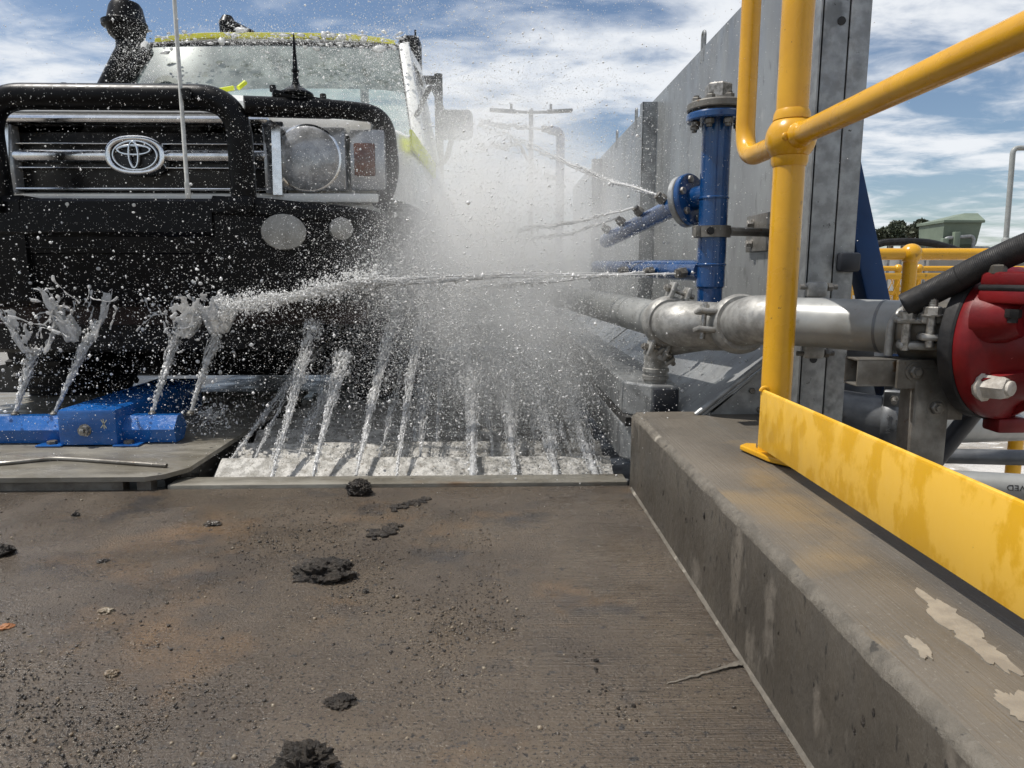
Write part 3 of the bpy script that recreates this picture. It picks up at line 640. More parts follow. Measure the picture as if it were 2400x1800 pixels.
vp = thing('marked_pipe', 'pale galvanised pipe with upside down stencilled letters at the right edge', 'pipe', at(2150, 1050, Y=1.62))
v0, v1 = at(2020, 1043, Y=1.68), at(2330, 1062, Y=1.55)
MB().tube([v0, v1], .034, 28).build('pipe_body', 'pipe', vp)
MB().tube([v0+Vector((0, .12, .04)), v1+Vector((.1, .12, .045))], .02, 16).build('pipe_rail', 'darkpipe', vp)
vd = (v1-v0).normalized(); pv = at(2195, 1054, Y=1.60); cax = v0+vd*((pv-v0).dot(vd)); nv = (Vector((0, 0, CAM_H))-cax); nv = (nv-vd*nv.dot(vd)).normalized()
text('stencil_lettering', 'APPROVED', 'ink', .020, Matrix.Translation(cax+nv*.0345+vd*.026) @ Matrix((-vd, -(nv.cross(vd)), nv)).transposed().to_4x4(), .0003, vp)

# ------------------------------------------------------------------ red valve on its stand
VC = at(2163, 742, Y=1.37); vax = Vector((.42, -.90, .02)).normalized()
val = thing('red_valve', 'large red valve body with black gasket ring and bolts at the right edge', 'valve', (VC.x, VC.y, .2))
q = MB(); q.lathe(VC-vax*.035, vax, [(0, .07), (0, .147), (.004, .152), (.026, .152), (.03, .149), (.03, .1)], 56); q.build('flange_ring', 'black_rub', val)
q = MB(); q.lathe(VC-vax*.008, vax, [(0, .05), (0, .146), (.006, .149), (.026, .149), (.034, .144), (.045, .12), (.06, .108), (.09, .098), (.13, .085), (.2, .08), (.28, .08)], 56); vb = q.build('valve_body', 'red', val)
vs = vax.cross(Z_).normalized(); vu = vs.cross(vax)
for a in (40, 115, 190, 265, 330):
    d = vs*math.cos(R(a))+vu*math.sin(R(a)); rot = Matrix((d, vax.cross(d), vax)).transposed()
    MB().prism([VC+d*.085+vax*.02-vax.cross(d)*.009, VC+d*.146+vax*.02-vax.cross(d)*.009, VC+d*.09+vax*.11-vax.cross(d)*.009, VC+d*.07+vax*.12-vax.cross(d)*.009], vax.cross(d)*.018).build('rib', 'red', vb, smooth=0)
def facept(px, py, off):
    d = at(px, py, Y=1.0)-Vector((0, 0, CAM_H)); o_ = Vector((0, 0, CAM_H)); t = (VC+vax*off-o_).dot(vax)/d.dot(vax); return o_+d*t
hb = facept(2205, 690, .08)
MB().lathe(hb-vax*.06, vax, [(0, .055), (.045, .045), (.06, .036), (.068, .030)], 28).build('hub', 'red', vb)
nb = facept(2120, 832, .026)
q = MB(); q.lathe(nb-vax*.004, vax, [(0, .026), (.012, .031), (.015, .026)], 10); q.lathe(nb+vax*.008, vax, [(0, .025), (.034, .0235), (.04, .019)], 6); q.lathe(nb+vax*.044, vax, [(0, .014), (.01, .014), (.012, .011)], 18); q.build('plugged_bolt', 'putty', val)
for (a_, m_) in ((100, 'bolt'),):
    pb_ = VC+(vs*math.cos(R(a_))+vu*math.sin(R(a_)))*.128+vax*.026
tf = at(2205, 600, Y=1.30)
for (px, py, m_, h_, nm) in [(2235, 603, 'red', .026, 'bonnet_flange'), (2228, 641, 'red', .026, 'bonnet_flange'), (2228, 622, 'black_rub', .012, 'bonnet_gasket')]:
    c_ = at(px, py, Y=1.25); q = MB(); q.box(c_, (.10, .13, h_), Matrix.Rotation(R(18), 3, 'Z'), .006); q.build(nm, m_, val)
cb = at(2152, 610, Y=1.28); q = MB(); q.hexn(cb-Z_*.03, Z_, .015, .022); q.cyl(cb-Z_*.04, Z_, .009, .075, 14); q.hexn(cb+Z_*.016, Z_, .015, .016); q.build('bonnet_bolt', 'steel_dirty', val)
cb = at(2190, 668, Y=1.24); q = MB(); q.hexn(cb, -Z_, .013, .016); q.cyl(cb, -Z_, .008, .024, 12); q.build('bonnet_bolt', 'black_rub', val)
b_ = MB(); fp = at(2170, 915, Y=1.36); b_.box(fp, (.06, .05, .03), None, .006); b_.build('valve_foot', 'red', val)
# coupling between pipe and valve
cpl = thing('valve_coupling', 'dirty bolted pipe clamp joining the galvanised pipe to the red valve', 'coupling', PRr+dirp*.02)
q = MB(); q.lathe(PRr+dirp*.035, dirp, [(-.026, PR), (-.026, PR*1.14), (-.012, PR*1.26), (.012, PR*1.26), (.03, PR*1.14), (.09, PR*1.1), (.10, PR)], 36); q.build('housing', 'steel_dirty', cpl)
for (px, py, px2, py2) in [(1985, 690, 0, 0)]:
    pass
def ear(px, py, Y, w, h):
    c_ = at(px, py, Y=Y); q = MB(); q.box(c_, (w, .045, h), Matrix.Rotation(R(-20), 3, 'Z'), .006); return q.build('clamp_ear', 'cast', cpl)
ear(1970, 692, 1.40, .062, .0125); ear(1985, 746, 1.40, .078, .0165); ear(2008, 728, 1.37, .04, .014); ear(2010, 688, 1.38, .04, .02)
for (px, py, Y) in [(1958, 708, 1.395), (2012, 700, 1.36)]:
    c_ = at(px, py, Y=Y); q = MB(); q.cyl(c_-Z_*.045, Z_, .0085, .105, 14)
    for k in range(6): q.cyl(c_+Z_*(.058-k*.0042), Z_, .0094, .0017, 14)
    q.hexn(c_+Z_*.019, Z_, .0165, .015); q.cyl(c_+Z_*.016, Z_, .0195, .003, 18); q.build('clamp_bolt', 'bolt', cpl)
# stand
sd = thing('valve_stand', 'weathered steel stand with open ended box arm holding the red valve', 'stand', at(2000, 1000, Y=1.42))
sp0, sp1 = at(2004, 790, Y=1.42), at(1992, 1060, Y=1.42)
MB().bb(sp0.x-.038, sp0.x+.038, 1.395, 1.45, -.2, sp0.z, .006).build('post', 'steel_dirty', sd)
ac = at(1880, 803, Y=1.43); ah = .026
L0, L1 = at(1838, 800, Y=1.44).x, at(2010, 800, Y=1.44).x
for (dz, dyy, sy, sz) in [(ah, 0, .054, .004), (-ah, 0, .054, .004), (0, .025, .004, .05), (0, -.025, .004, .05)]:
    MB().box(((L0+L1)/2, 1.44+dyy, ac.z+dz), (L1-L0, sy, sz), None, .0012).build('box_arm', 'steel_dirty', sd)
bl, brr = at(1938, 770, Y=1.405), at(2072, 905, Y=1.405)
pg = [(bl.x, 1.405, ac.z+.028), (at(2010, 780, Y=1.405).x, 1.405, ac.z+.028), (brr.x, 1.405, at(2050, 870, Y=1.405).z), (brr.x, 1.405, brr.z), (at(1996, 905, Y=1.405).x, 1.405, brr.z), (at(1996, 850, Y=1.405).x, 1.405, ac.z-.03), (bl.x, 1.405, ac.z-.03)]
MB().prism(pg, (0, -.008, 0)).build('bracket_plate', 'steel_dirty', sd, smooth=0)
for (px, py) in [(1975, 803), (2020, 880)]:
    c_ = at(px, py, Y=1.397); q = MB(); q.cyl(c_, -Y_, .0185, .003, 24); q.lathe(c_-Y_*.003, -Y_, [(0, .0135), (.007, .0135), (.009, .0115)], 6); q.cyl(c_-Y_*.011, -Y_, .0065, .005, 14); q.build('bracket_bolt', 'steel_dirty', sd)
ub = [at(1918, 768, Y=1.44), at(1925, 700, Y=1.44), at(1945, 672, Y=1.44), at(1975, 660, Y=1.46)]
MB().tube(fillet(ub, .03), .0085, 14).build('u_bolt', 'cast', sd)
MB().tube([at(2110, 880, Y=1.5), at(1990, 1030, Y=1.52)], .02, 16).build('diagonal_strut', 'black_cap', sd)
# hose
hp = [at(1955, 660, Y=1.40), at(2040, 618, Y=1.36), at(2120, 575, Y=1.31), at(2220, 530, Y=1.26), at(2330, 490, Y=1.2)]
hp = fillet(hp, .1, 14); ns_ = []
big = []
for i in range(len(hp)-1):
    for k in range(6): big.append(hp[i].lerp(hp[i+1], k/6))
hs = MB(); hs.tube(big, [.0245+.00025*math.sin(i*1.7) for i in range(len(big))], 24)
tag(hs.build('rubber_hose', 'black_rub', smooth=60), 'thick black rubber hose arching over the red valve', 'hose')

# ================================================================== background
def bgrail(name, label, x0, x1, y, z, r, posts, low=None, ballr=0, zb=-.2):
    t = thing(name, label, 'handrail', ((x0+x1)/2, y, zb))
    MB().tube([(x0, y, z), (x1, y, z)], r, 16).build('rail', 'yellow', t)
    if low: MB().tube([(x0, y, low), (x1, y, low)], r*.9, 12).build('rail', 'yellow', t)
    for x in posts:
        p = MB().tube([(x, y, zb), (x, y, z)], r*1.15, 16).build('post', 'yellow', t)
        MB().sphere((x, y, z), ballr or r*1.7, 20, 12).build('ball_joint', 'yellow', p)
    return t
Y1 = 3.2; za_ = at(1968, 549, Y=Y1).z
bgrail('yellow_handrail', 'thick yellow background handrail with ball joint behind the red valve', at(1780, 549, Y=Y1).x, at(2150, 549, Y=Y1).x, Y1, za_, .0265, [at(1968, 549, Y=Y1).x, at(1838, 600, Y=Y1).x-.02], None, .047)
Y2 = 6.2
bgrail('yellow_handrail', 'thin far yellow handrail in front of the white tank', at(1770, 582, Y=Y2).x, at(2300, 582, Y=Y2).x, Y2, at(1940, 580, Y=Y2).z, .022, [at(x, 582, Y=Y2).x for x in (1940, 1985, 2100)], at(1940, 633, Y=Y2).z)
Y3 = 2.5
px_ = at(2194, 960, Y=Y3)
bgrail('yellow_post_rail', 'yellow stub post with low rail standing in the sump at the right edge', px_.x-.9, px_.x+.3, Y3, px_.z+.06, .022, [px_.x, px_.x-.52], None, .03)
# yellow mesh barrier (expanded mesh: real wires)
Y4 = 5.6
mesh_t = thing('mesh_barrier', 'yellow framed expanded mesh barrier behind the handrails', 'barrier', at(1900, 650, Y=Y4))
xa, xb = at(1750, 600, Y=Y4).x, at(2230, 600, Y=Y4).x; zt_, zl = at(1800, 598, Y=Y4).z, at(1800, 660, Y=Y4).z-.1
q = MB(); n_ = int((xb-xa)/.055)
for i in range(n_):
    x = xa+i*.055
    q.box((x, Y4, (zt_+zl)/2), (.005, .004, (zt_-zl)*1.1), Matrix.Rotation(R(24), 3, 'Y')); q.box((x, Y4+.004, (zt_+zl)/2), (.005, .004, (zt_-zl)*1.1), Matrix.Rotation(R(-24), 3, 'Y'))
stuff(q.build('mesh_wires', 'yellow', mesh_t, smooth=0))
MB().bb(xa, xb, Y4-.03, Y4-.012, zt_-.02, zt_+.03, .003).build('top_frame', 'yellow', mesh_t)
MB().bb(xa, xb, Y4-.03, Y4-.012, zl-.03, zl, .003).build('bottom_frame', 'yellow', mesh_t)
# white tank in a cage
ti = thing('caged_tank', 'white plastic liquid tank in a steel bar cage behind the handrail', 'tank', at(1890, 640, Y=7.4))
tx0, tx1, tz1 = at(1795, 540, Y=7).x, at(2000, 540, Y=7).x, at(1900, 537, Y=7).z
MB().bb(tx0, tx1, 7.06, 8.0, -.3, tz1, .08).build('tank_body', 'ibc', ti)
for i in range(9):
    x = tx0-.02+(tx1-tx0+.04)*i/8; MB().tube([(x, 7.03, -.35), (x, 7.03, tz1+.04)], .012, 8).build('cage_bar', 'galv', ti)
for i in range(5):
    z = -.3+(tz1+.34)*i/4; MB().tube([(tx0-.03, 7.02, z), (tx1+.03, 7.02, z)], .013, 8).build('cage_bar', 'galv', ti)
hz = [at(x, y, Y=6.9) for x, y in [(1880, 535), (1905, 524), (1960, 521), (2010, 524), (2060, 538), (2090, 550)]]
tag(MB().tube(fillet(hz, .1), .035, 10).build('suction_hose', 'black_rub'), 'black suction hose draped over the white tank', 'hose')
# grey machinery block between
mb0 = at(2040, 600, Y=8.5)
q = thing('equipment_skid', 'grey equipment skid with small panels below the green hopper', 'skid', (mb0.x, 8.5, -.35))
MB().bb(at(2003, 600, Y=8.5).x, at(2250, 600, Y=8.5).x, 8.5, 9.4, -.35, at(2003, 556, Y=8.5).z, .02).build('skid_body', 'concrete', q)
for i in range(5): MB().bb(at(2040+i*26, 600, Y=8.47).x, at(2058+i*26, 600, Y=8.47).x, 8.44, 8.499, at(2000, 612, Y=8.47).z, at(2000, 590, Y=8.47).z, .01).build('panel', 'grey_plastic', q)
# hopper
HY_ = 9.2
ho = thing('green_hopper', 'sage green plastic hopper with pitched lid in a silver tube frame', 'hopper', at(2060, 640, Y=HY_))
def hp_(x, y, d=0.): return at(x, y, Y=HY_+d)
rim = [hp_(2040, 481), hp_(2122, 473), hp_(2122, 473)+Vector((.12, .75, 0)), hp_(2040, 481)+Vector((.12, .75, 0))]
zr = rim[0].z; rim = [Vector((p.x, p.y, zr)) for p in rim]
low = [Vector((p.x*.98+.11, p.y, zr-.27)) for p in rim]; cen = sum(low, Vector())/4
bot = [cen.lerp(p, .25)+Vector((0, 0, -.28)) for p in low]
low = [cen.lerp(p, .93) for p in low]
q = MB(); q.loft([rim, low, bot]); q.build('hopper_body', 'green', ho, smooth=0)
c0 = sum(rim, Vector())/4; rb = [c0.lerp(p, 1.09) for p in rim]; rb2 = [p+Vector((0, 0, .03)) for p in rb]; ap = [c0.lerp(p, .35)+Vector((.22, 0, .14)) for p in rim]
q = MB(); q.loft([rb, rb2, ap]); q.build('lid', 'green', ho, smooth=0)
MB().tube([cen+Vector((0, 0, -.2)), cen+Vector((0, 0, -1.0))], .06, 14).build('outlet', 'aerial', ho)
fx0, fx1 = rim[0].x-.02, rim[1].x+.02
for d in (-.06, .85):
    y = HY_+d; zl_ = zr-.2
    MB().tube(fillet([(fx0, y, -.3), (fx0, y, zl_), ((fx0+fx1)/2+.12, y, zl_+.03), ((fx0+fx1)/2+.12, y, -.3)], .07), .024, 10).build('frame_loop', 'galv', ho)
    MB().tube(fillet([(fx1-.15, y, zl_-.12), (fx1+.08, y, zl_-.12), (fx1+.08, y, -.3)], .05), .022, 10).build('frame_loop', 'galv', ho)
    MB().tube([(fx0, y, zl_-.28), (fx1+.08, y, zl_-.26)], .02, 10).build('frame_bar', 'galv', ho)
MB().bb((fx0+fx1)/2-.16, (fx0+fx1)/2-.08, HY_-.1, HY_-.04, zr-.5, zr-.12, .01).build('latch_plate', 'green', ho)
MB().bb(fx0-.04, fx0+.04, HY_-.1, HY_-.04, zr-.75, zr-.2, .01).build('latch_plate', 'green', ho)
MB().prism([(fx1+.1, HY_+.8, zr-.13), (fx1+.26, HY_+.8, zr-.16), (fx1+.12, HY_+.8, zr-.22)], (0, .01, 0)).build('blue_tarp_end', 'blue', ho, smooth=0)
# thin vent pole at right
PY = 7.5; pb = at(2170, 530, Y=PY); pt = at(2205, 320, Y=PY)
po = thing('vent_pole', 'slim grey vent pole with curved top at the right edge', 'pole', (pb.x, PY, -.3))
MB().tube(fillet([(pb.x, PY, -.3), (pb.x+.01, PY, pb.z), (pt.x-.08, PY, pt.z), (pt.x+.2, PY, pt.z+.005)], .06), .026, 14).build('pole_tube', 'grey_plastic', po)
MB().lathe((pb.x+.008, PY, pb.z-.06), Z_, [(0, .035), (.12, .04), (.14, .028)], 14).build('pole_socket', 'grey_plastic', po)
# light pole far behind
LY = 30; lx = at(1147, 300, Y=LY).x; lz = at(1147, 243, Y=LY).z
lp2 = thing('light_pole', 'grey street light pole with two arms far behind in the mist', 'light pole', (lx, LY, -.36))
MB().tube([(lx, LY, -.36), (lx, LY, lz+.1)], [.13, .09], 12).build('pole', 'darkpipe', lp2)
for s in (-1, 1):
    a_ = MB().tube([(lx, LY, lz), (lx+s*.75, LY, lz+.03)], .06, 8).build('arm', 'darkpipe', lp2)
    MB().box((lx+s*1.15, LY, lz+.06), (1.05, .35, .11), Matrix.Rotation(R(-3*s), 3, 'Y'), .04).build('lamp_head', 'darkpipe', lp2)
    MB().box((lx+s*.8, LY, lz+.22), (.1, .1, .22), None, .02).build('sensor', 'darkpipe', lp2)
# trees
def tree(px, py_top, py_base, Y, wpx, seed, label):
    base = at(px, py_base, Y=Y); top = at(px, py_top, Y=Y); h = top.z-base.z; wr = wpx*_S/1665*Y/2
    t = thing('gum_tree', label, 'tree', (base.x, Y, -.36), 'trees beyond the yard')
    rnd = random.Random(seed); q = MB()
    q.tube([(base.x, Y, -.36), (base.x+.1, Y, base.z+h*.3)], [.3, .18], 8); cl = []
    for k in range(11):
        a = rnd.uniform(0, 6.28); rr = wr*rnd.uniform(.25, .9); c = Vector((base.x+rr*math.cos(a), Y+rr*.7*math.sin(a), base.z+h*rnd.uniform(.35, .92)))
        q.tube([(base.x, Y, base.z+h*.15), c.lerp(Vector((base.x, Y, base.z+h*.4)), .4), c], [.12, .07, .03], 6); cl.append((c, wr*rnd.uniform(.22, .42)))
    q.build('trunk', 'bark', t)
    V = []; F = []
    for (c, r) in cl:
        for k in range(230):
            d = Vector((rnd.gauss(0, 1), rnd.gauss(0, 1), rnd.gauss(0, 1))).normalized()*r*rnd.uniform(.35, 1.05); d.z *= .75
            p = c+d; u = Vector((rnd.gauss(0, 1), rnd.gauss(0, 1), rnd.gauss(0, 1))).normalized(); w = u.cross(Vector((rnd.gauss(0, 1), rnd.gauss(0, 1), rnd.gauss(0, 1)))).normalized()
            s = rnd.uniform(.12, .3); n0 = len(V); V += [p+u*s, p+w*s*.45, p-u*s, p-w*s*.45]; F.append((n0, n0+1, n0+2, n0+3))
    q = MB(); q.add(V, F); q.build('crown', 'leaf', t, smooth=0, fix=False)
tree(1920, 492, 532, 45, 62, 1, 'rounded dark gum tree left of the trio behind the tank')
tree(1957, 474, 532, 47, 70, 2, 'tallest open gum tree in the middle of the trio behind the tank')
tree(1993, 476, 530, 50, 50, 3, 'thin gum tree half hidden behind the green hopper')
# distant scrub line
V = []; F = []; rnd = random.Random(5)
for k in range(5200):
    x = rnd.uniform(-60, 160); y = rnd.uniform(95, 130); z = -.3+abs(rnd.gauss(0, 1.0))*(1+.8*noise.noise((x*.08, 0, 0))); p = Vector((x, y, z))
    u = Vector((rnd.gauss(0, 1), rnd.gauss(0, 1), rnd.gauss(0, 1))).normalized(); w = u.cross(Vector((rnd.gauss(0, 1), rnd.gauss(0, 1), rnd.gauss(0, 1)))).normalized(); s = rnd.uniform(.4, 1.1); n0 = len(V)
    V += [p+u*s, p+w*s*.6, p-u*s, p-w*s*.6]; F.append((n0, n0+1, n0+2, n0+3))
q = MB(); q.add(V, F); stuff(q.build('distant_scrub', 'leaf', smooth=0, fix=False), 'low dark line of distant scrub along the horizon', 'scrub')

# ================================================================== the vehicle
VX = -1.195
veh = thing('utility_vehicle', 'white four wheel drive utility vehicle with black bull bar driving through the wash spray', 'vehicle', (VX, 4.2, -.01))
def W(u, y, z): return Vector((VX+u, y, z))
# --- bull bar
bb = MB().tube(fillet([W(-.392, 2.40, .84), W(-.392, 2.375, 1.166), W(.392, 2.375, 1.166), W(.388, 2.40, .84)], .125, 14), .040, 28).build('bull_bar_hoop', 'black_paint', veh)
for s in (-1, 1):
    lo = fillet([W(s*.41, 2.385, 1.143), W(s*.70, 2.50, 1.160), W(s*.825, 2.59, 1.160), W(s*.84, 2.61, .96), W(s*.80, 2.58, .85)], .11, 12)
    MB().tube(lo, [.032]*4+[.030]*(len(lo)-4), 24).build('bull_bar_side_loop', 'black_paint', veh)
# bumper centre channel with folds
def prof(y, z0): return [(y, .855), (y-.012, .845), (y-.014, .75), (y-.004, .742), (y+.006, .735), (y+.01, .685), (y+.018, .68), (y+.03, .60), (y+.05, .53), (y+.2, .5), (y+.2, .855)]
q = MB(); q.loft([[W(u, a, b_) for a, b_ in prof(2.36, 0)] for u in (-.62, -.3, 0, .2, .30)]); bum = q.build('bumper_centre', 'black_paint', veh, smooth=20)
for s in (-1, 1):
    secs = []
    for (u, y, zt_, zb_) in [(.30, 2.345, .865, .53), (.45, 2.352, .86, .53), (.62, 2.375, .845, .535), (.72, 2.43, .84, .545), (.78, 2.51, .835, .56), (.81, 2.62, .83, .58)]:
        secs.append([W(s*u, y+.26, zt_), W(s*u, y+.02, zt_), W(s*u, y, zt_-.02), W(s*u, y, zt_-.05), W(s*u, y+.012, zt_-.062), W(s*u, y+.014, zb_+.1), W(s*u, y+.03, zb_), W(s*u, y+.26, zb_)])
    q = MB(); q.loft(secs); q.build('bumper_wing', 'black_paint', veh, smooth=25)
MB().bb(VX-.30, VX-.03, 2.352, 2.36, .700, .704).build('bumper_fold', 'black_paint', veh)
for (px, py) in [(145, 441), (289, 443)]:
    p = at(px, py, Y=2.345); q = MB(); q.lathe((p.x, 2.346, p.z), -Y_, [(0, .006), (.003, .005)], 14); q.build('bumper_screw', 'aerial', veh)
for s in (-1, 1):
    MB().box(W(s*.392, 2.335, .835), (.09, .02, .05), None, .006).build('bar_mount', 'black_paint', veh)
# fog lamps in the right wing
def disc(px, py, Y, rx, rz, nm, m, tilt=.25):
    c = at(px, py, Y=Y); n = Vector((tilt, -1, 0)).normalized()
    q = MB(); q.lathe(c+n*.0, n, [(-.02, rx*1.0), (0, rx), (.004, rx*.97), (.008, rx*.6), (.009, 0.001)], 36)
    for i, v in enumerate(q.v): q.v[i] = (v[0], v[1], c.z+(v[2]-c.z)*rz/rx)
    return q.build(nm, m, veh)
fg = disc(613, 501, 2.352, .070, .057, 'fog_lamp', 'fog')
disc(738, 494, 2.405, .038, .037, 'marker_lamp', 'fog', .45)
# skid plate and hidden light-blocking box
MB().bb(VX-.75, VX+.75, 2.55, 2.57, .44, .52).build('skid_plate', 'rust', veh)
MB().bb(VX-.86, VX+.55, 2.62, 3.0, .33, .62, .05).build('sump_guard', 'black_rub', veh)
MB().bb(VX-.84, VX+.80, 3.75, 5.5, .08, .62, .05).build('underbody_light_block', 'black_rub', veh)  # reaches below a real underside, added depth keeps the space beneath dark
MB().tube([W(-.75, 3.35, .36), W(.75, 3.35, .36)], .07, 16).build('front_axle', 'black_rub', veh)
def wheel(u, y):
    w = MB(); c = W(u, y, .385); w.lathe(c, X_, [(-.13, .22), (-.135, .33), (-.11, .375), (-.06, .392), (.06, .392), (.11, .375), (.135, .33), (.13, .22)], 44)
    for k in range(36):
        a = 2*math.pi*k/36; w.box(c+Vector((0, math.cos(a)*.388, math.sin(a)*.388)), (.22, .028, .022), Matrix.Rotation(a, 3, 'X'))
    t = w.build('wheel', 'black_rub', veh)
    q = MB(); q.lathe(c, X_, [(-.1, .05), (-.12, .22), (.12, .22), (.05, .2), (.05, .05)], 28); q.build('rim', 'grey_plastic', t)
wheel(.71, 3.35); wheel(-.71, 3.35); wheel(.71, 6.2); wheel(-.71, 6.2)
# --- front panel, grille, lamps
GY = 2.56
MB().bb(VX-.79, VX+.79, GY+.05, GY+.09, .78, 1.13).build('front_panel', 'white', veh, smooth=0)
MB().bb(VX-.80, VX+.80, GY-.012, GY+.05, .862, .893, .006).build('lower_valance', 'white', veh)
gr = MB().bb(VX-.475, VX+.475, GY+.01, GY+.049, .893, 1.135, .004).build('grille', 'black_gloss', veh)
def zb(py, Y=GY-.02): return at(250, py, Y=Y).z
def bar(py0, py1, nm, m, d=.03, u0=-.46, u1=.44):
    q = MB(); h_ = abs(zb(py1)-zb(py0)); q.bb(VX+u0, VX+u1, GY-d, GY+.012, zb(py1), zb(py0), min(.016, h_*.46)); return q.build(nm, m, gr)
bar(249, 268, 'grille_bar', 'chrome', .04); bar(322, 350, 'grille_bar', 'chrome', .03); bar(309, 312, 'grille_strip', 'chrome', .022); bar(361, 364, 'grille_strip', 'chrome', .022)
bar(406, 411, 'grille_strip', 'chrome', .03); bar(238, 244, 'bonnet_lip', 'white', .02)
for s in (-1, 1):
    q = MB(); q.prism([W(s*.445, GY-.035, .885), W(s*.475, GY-.03, .885), W(s*.478, GY-.03, 1.11), W(s*.45, GY-.035, 1.13), W(s*.42, GY-.035, 1.13)], (0, .05, 0)); q.build('grille_end', 'chrome', gr, smooth=0)
# emblem: ring with two inner ovals
ec = at(290, 335, Y=GY-.055)
def oval(cx, cz, rx, rz, w, y, nm, m, parent, dep=.012, n=56, oct_=0.):
    V = []; F = []
    for k in range(n):
        t = 2*math.pi*k/n; c, s = math.cos(t), math.sin(t)
        if oct_: c = math.copysign(abs(c)**oct_, c); s = math.copysign(abs(s)**oct_, s)
        for (rr, yy) in ((-w/2, dep), (-w/2, .003), (-w*.2, 0), (w*.2, 0), (w/2, .003), (w/2, dep)):
            V.append((cx+(rx+rr)*c, y+yy, cz+(rz+rr)*s))
    for k in range(n):
        for j in range(6):
            a = k*6+j; b_ = k*6+(j+1) % 6; k2 = (k+1) % n; F.append((a, b_, k2*6+(j+1) % 6, k2*6+j))
    q = MB(); q.add(V, F); return q.build(nm, m, parent)
emb = oval(ec.x, ec.z, .090, .056, .016, ec.y, 'emblem', 'chrome', gr, .05, 56, .84)
q = MB(); q.lathe((ec.x, ec.y+.012, ec.z), Y_, [(0, .085), (.03, .085)], 48)
q.v = [(a, b_, ec.z+(c-ec.z)*.052/.085) for a, b_, c in q.v]; q.build('emblem_backing', 'black_gloss', emb)
oval(ec.x, ec.z, .073, .047, .008, ec.y+.001, 'emblem_ring', 'chrome', emb)
oval(ec.x-.001, ec.z+.017, .054, .015, .009, ec.y-.003, 'emblem_ring', 'chrome', emb)
oval(ec.x-.002, ec.z+.001, .0155, .042, .009, ec.y-.005, 'emblem_ring', 'chrome', emb)
# headlamps (both sides), indicators
for s in (1, -1):
    hc = Vector((VX+s*(at(665, 342, Y=GY-.01).x-VX), GY-.01, at(665, 342, Y=GY-.01).z))
    q = MB(); q.bb(hc.x-.112, hc.x+.13, GY-.006, GY+.045, hc.z-.105, hc.z+.108, .014); hl = q.build('headlamp', 'lens_frame', veh)
    q = MB(); q.lathe((hc.x, GY-.002, hc.z), -Y_, [(0, .108), (.008, .107), (.012, .101), (.02, .085), (.026, .05), (.028, .001)], 48); q.build('lamp_lens', 'lens', hl)
    q = MB(); q.lathe((hc.x, GY+.004, hc.z), -Y_, [(0, .114), (.012, .114), (.014, .108)], 48); q.build('lamp_rim', 'chrome', hl)
    q = MB(); q.bb(hc.x-.125*s-.02, hc.x-.125*s+.02, GY-.03, GY+.04, .89, 1.115, .006); q.build('lamp_trim', 'lens_frame', hl)
    ic = Vector((VX+s*(at(786, 342, Y=GY+.0).x-VX), GY, hc.z))
    q = MB(); q.bb(ic.x-.05, ic.x+.075, GY-.004, GY+.05, hc.z-.105, hc.z+.1, .012); ih = q.build('indicator', 'lens_frame', veh)
    q = MB(); q.bb(ic.x-.033, ic.x+.04, GY-.012, GY+.0, hc.z-.058, hc.z+.052, .012); q.build('indicator_lens', 'amber', ih)
# --- bonnet, scoop, guards
def arch(y, hw, z, drop, n=14):
    return [W(-hw+2*hw*i/n, y, z-drop*abs(-1+2*i/n)**3.2) for i in range(n+1)]
secs = [arch(y, hw, z, dr)+[p-Z_*.02 for p in reversed(arch(y, hw, z, dr))] for (y, hw, z, dr) in [(2.57, .775, 1.115, .01), (2.585, .78, 1.155, .018), (2.64, .78, 1.175, .03), (3.0, .79, 1.20, .035), (3.72, .80, 1.235, .04)]]
q = MB(); q.loft(secs); q.build('bonnet', 'white', veh)
secs = [arch(y, hw, z, dr, 10)+[p-Z_*(z-1.15) for p in reversed(arch(y, hw, 1.2, 0, 10))] for (y, hw, z, dr) in [(2.93, .37, 1.29, .04), (2.96, .38, 1.315, .035), (3.3, .37, 1.31, .03), (3.6, .34, 1.255, .02)]]
q = MB(); q.loft(secs); q.build('bonnet_scoop', 'white', veh)
for s in (-1, 1):
    secs = []
    for (y, z, uo) in [(2.60, 1.10, .80), (2.66, 1.145, .86), (2.9, 1.17, .89), (3.3, 1.185, .90), (3.72, 1.20, .88)]:
        secs.append([W(s*.77, y, z), W(s*(uo-.05), y, z-.005), W(s*(uo-.01), y, z-.03), W(s*uo, y, z-.1), W(s*uo, y, .88), W(s*.77, y, .88)])
    q = MB(); q.loft(secs); q.build('front_guard', 'white', veh, smooth=45)
    MB().loft([[W(s*.905, 2.7, 1.135), W(s*.905, 2.7, 1.075), W(s*.895, 2.7, 1.075), W(s*.895, 2.7, 1.135)], [W(s*.912, 3.7, 1.165), W(s*.912, 3.7, 1.09), W(s*.90, 3.7, 1.09), W(s*.90, 3.7, 1.165)]]).build('fluorescent_tape', 'hivis', veh)
    fl = [W(s*.9, 3.35, .385)+Vector((0, .47*math.cos(a), .47*math.sin(a))) for a in [math.pi*i/14 for i in range(15)]]
    MB().tube(fl, .035, 8).build('wheel_flare', 'black_paint', veh)
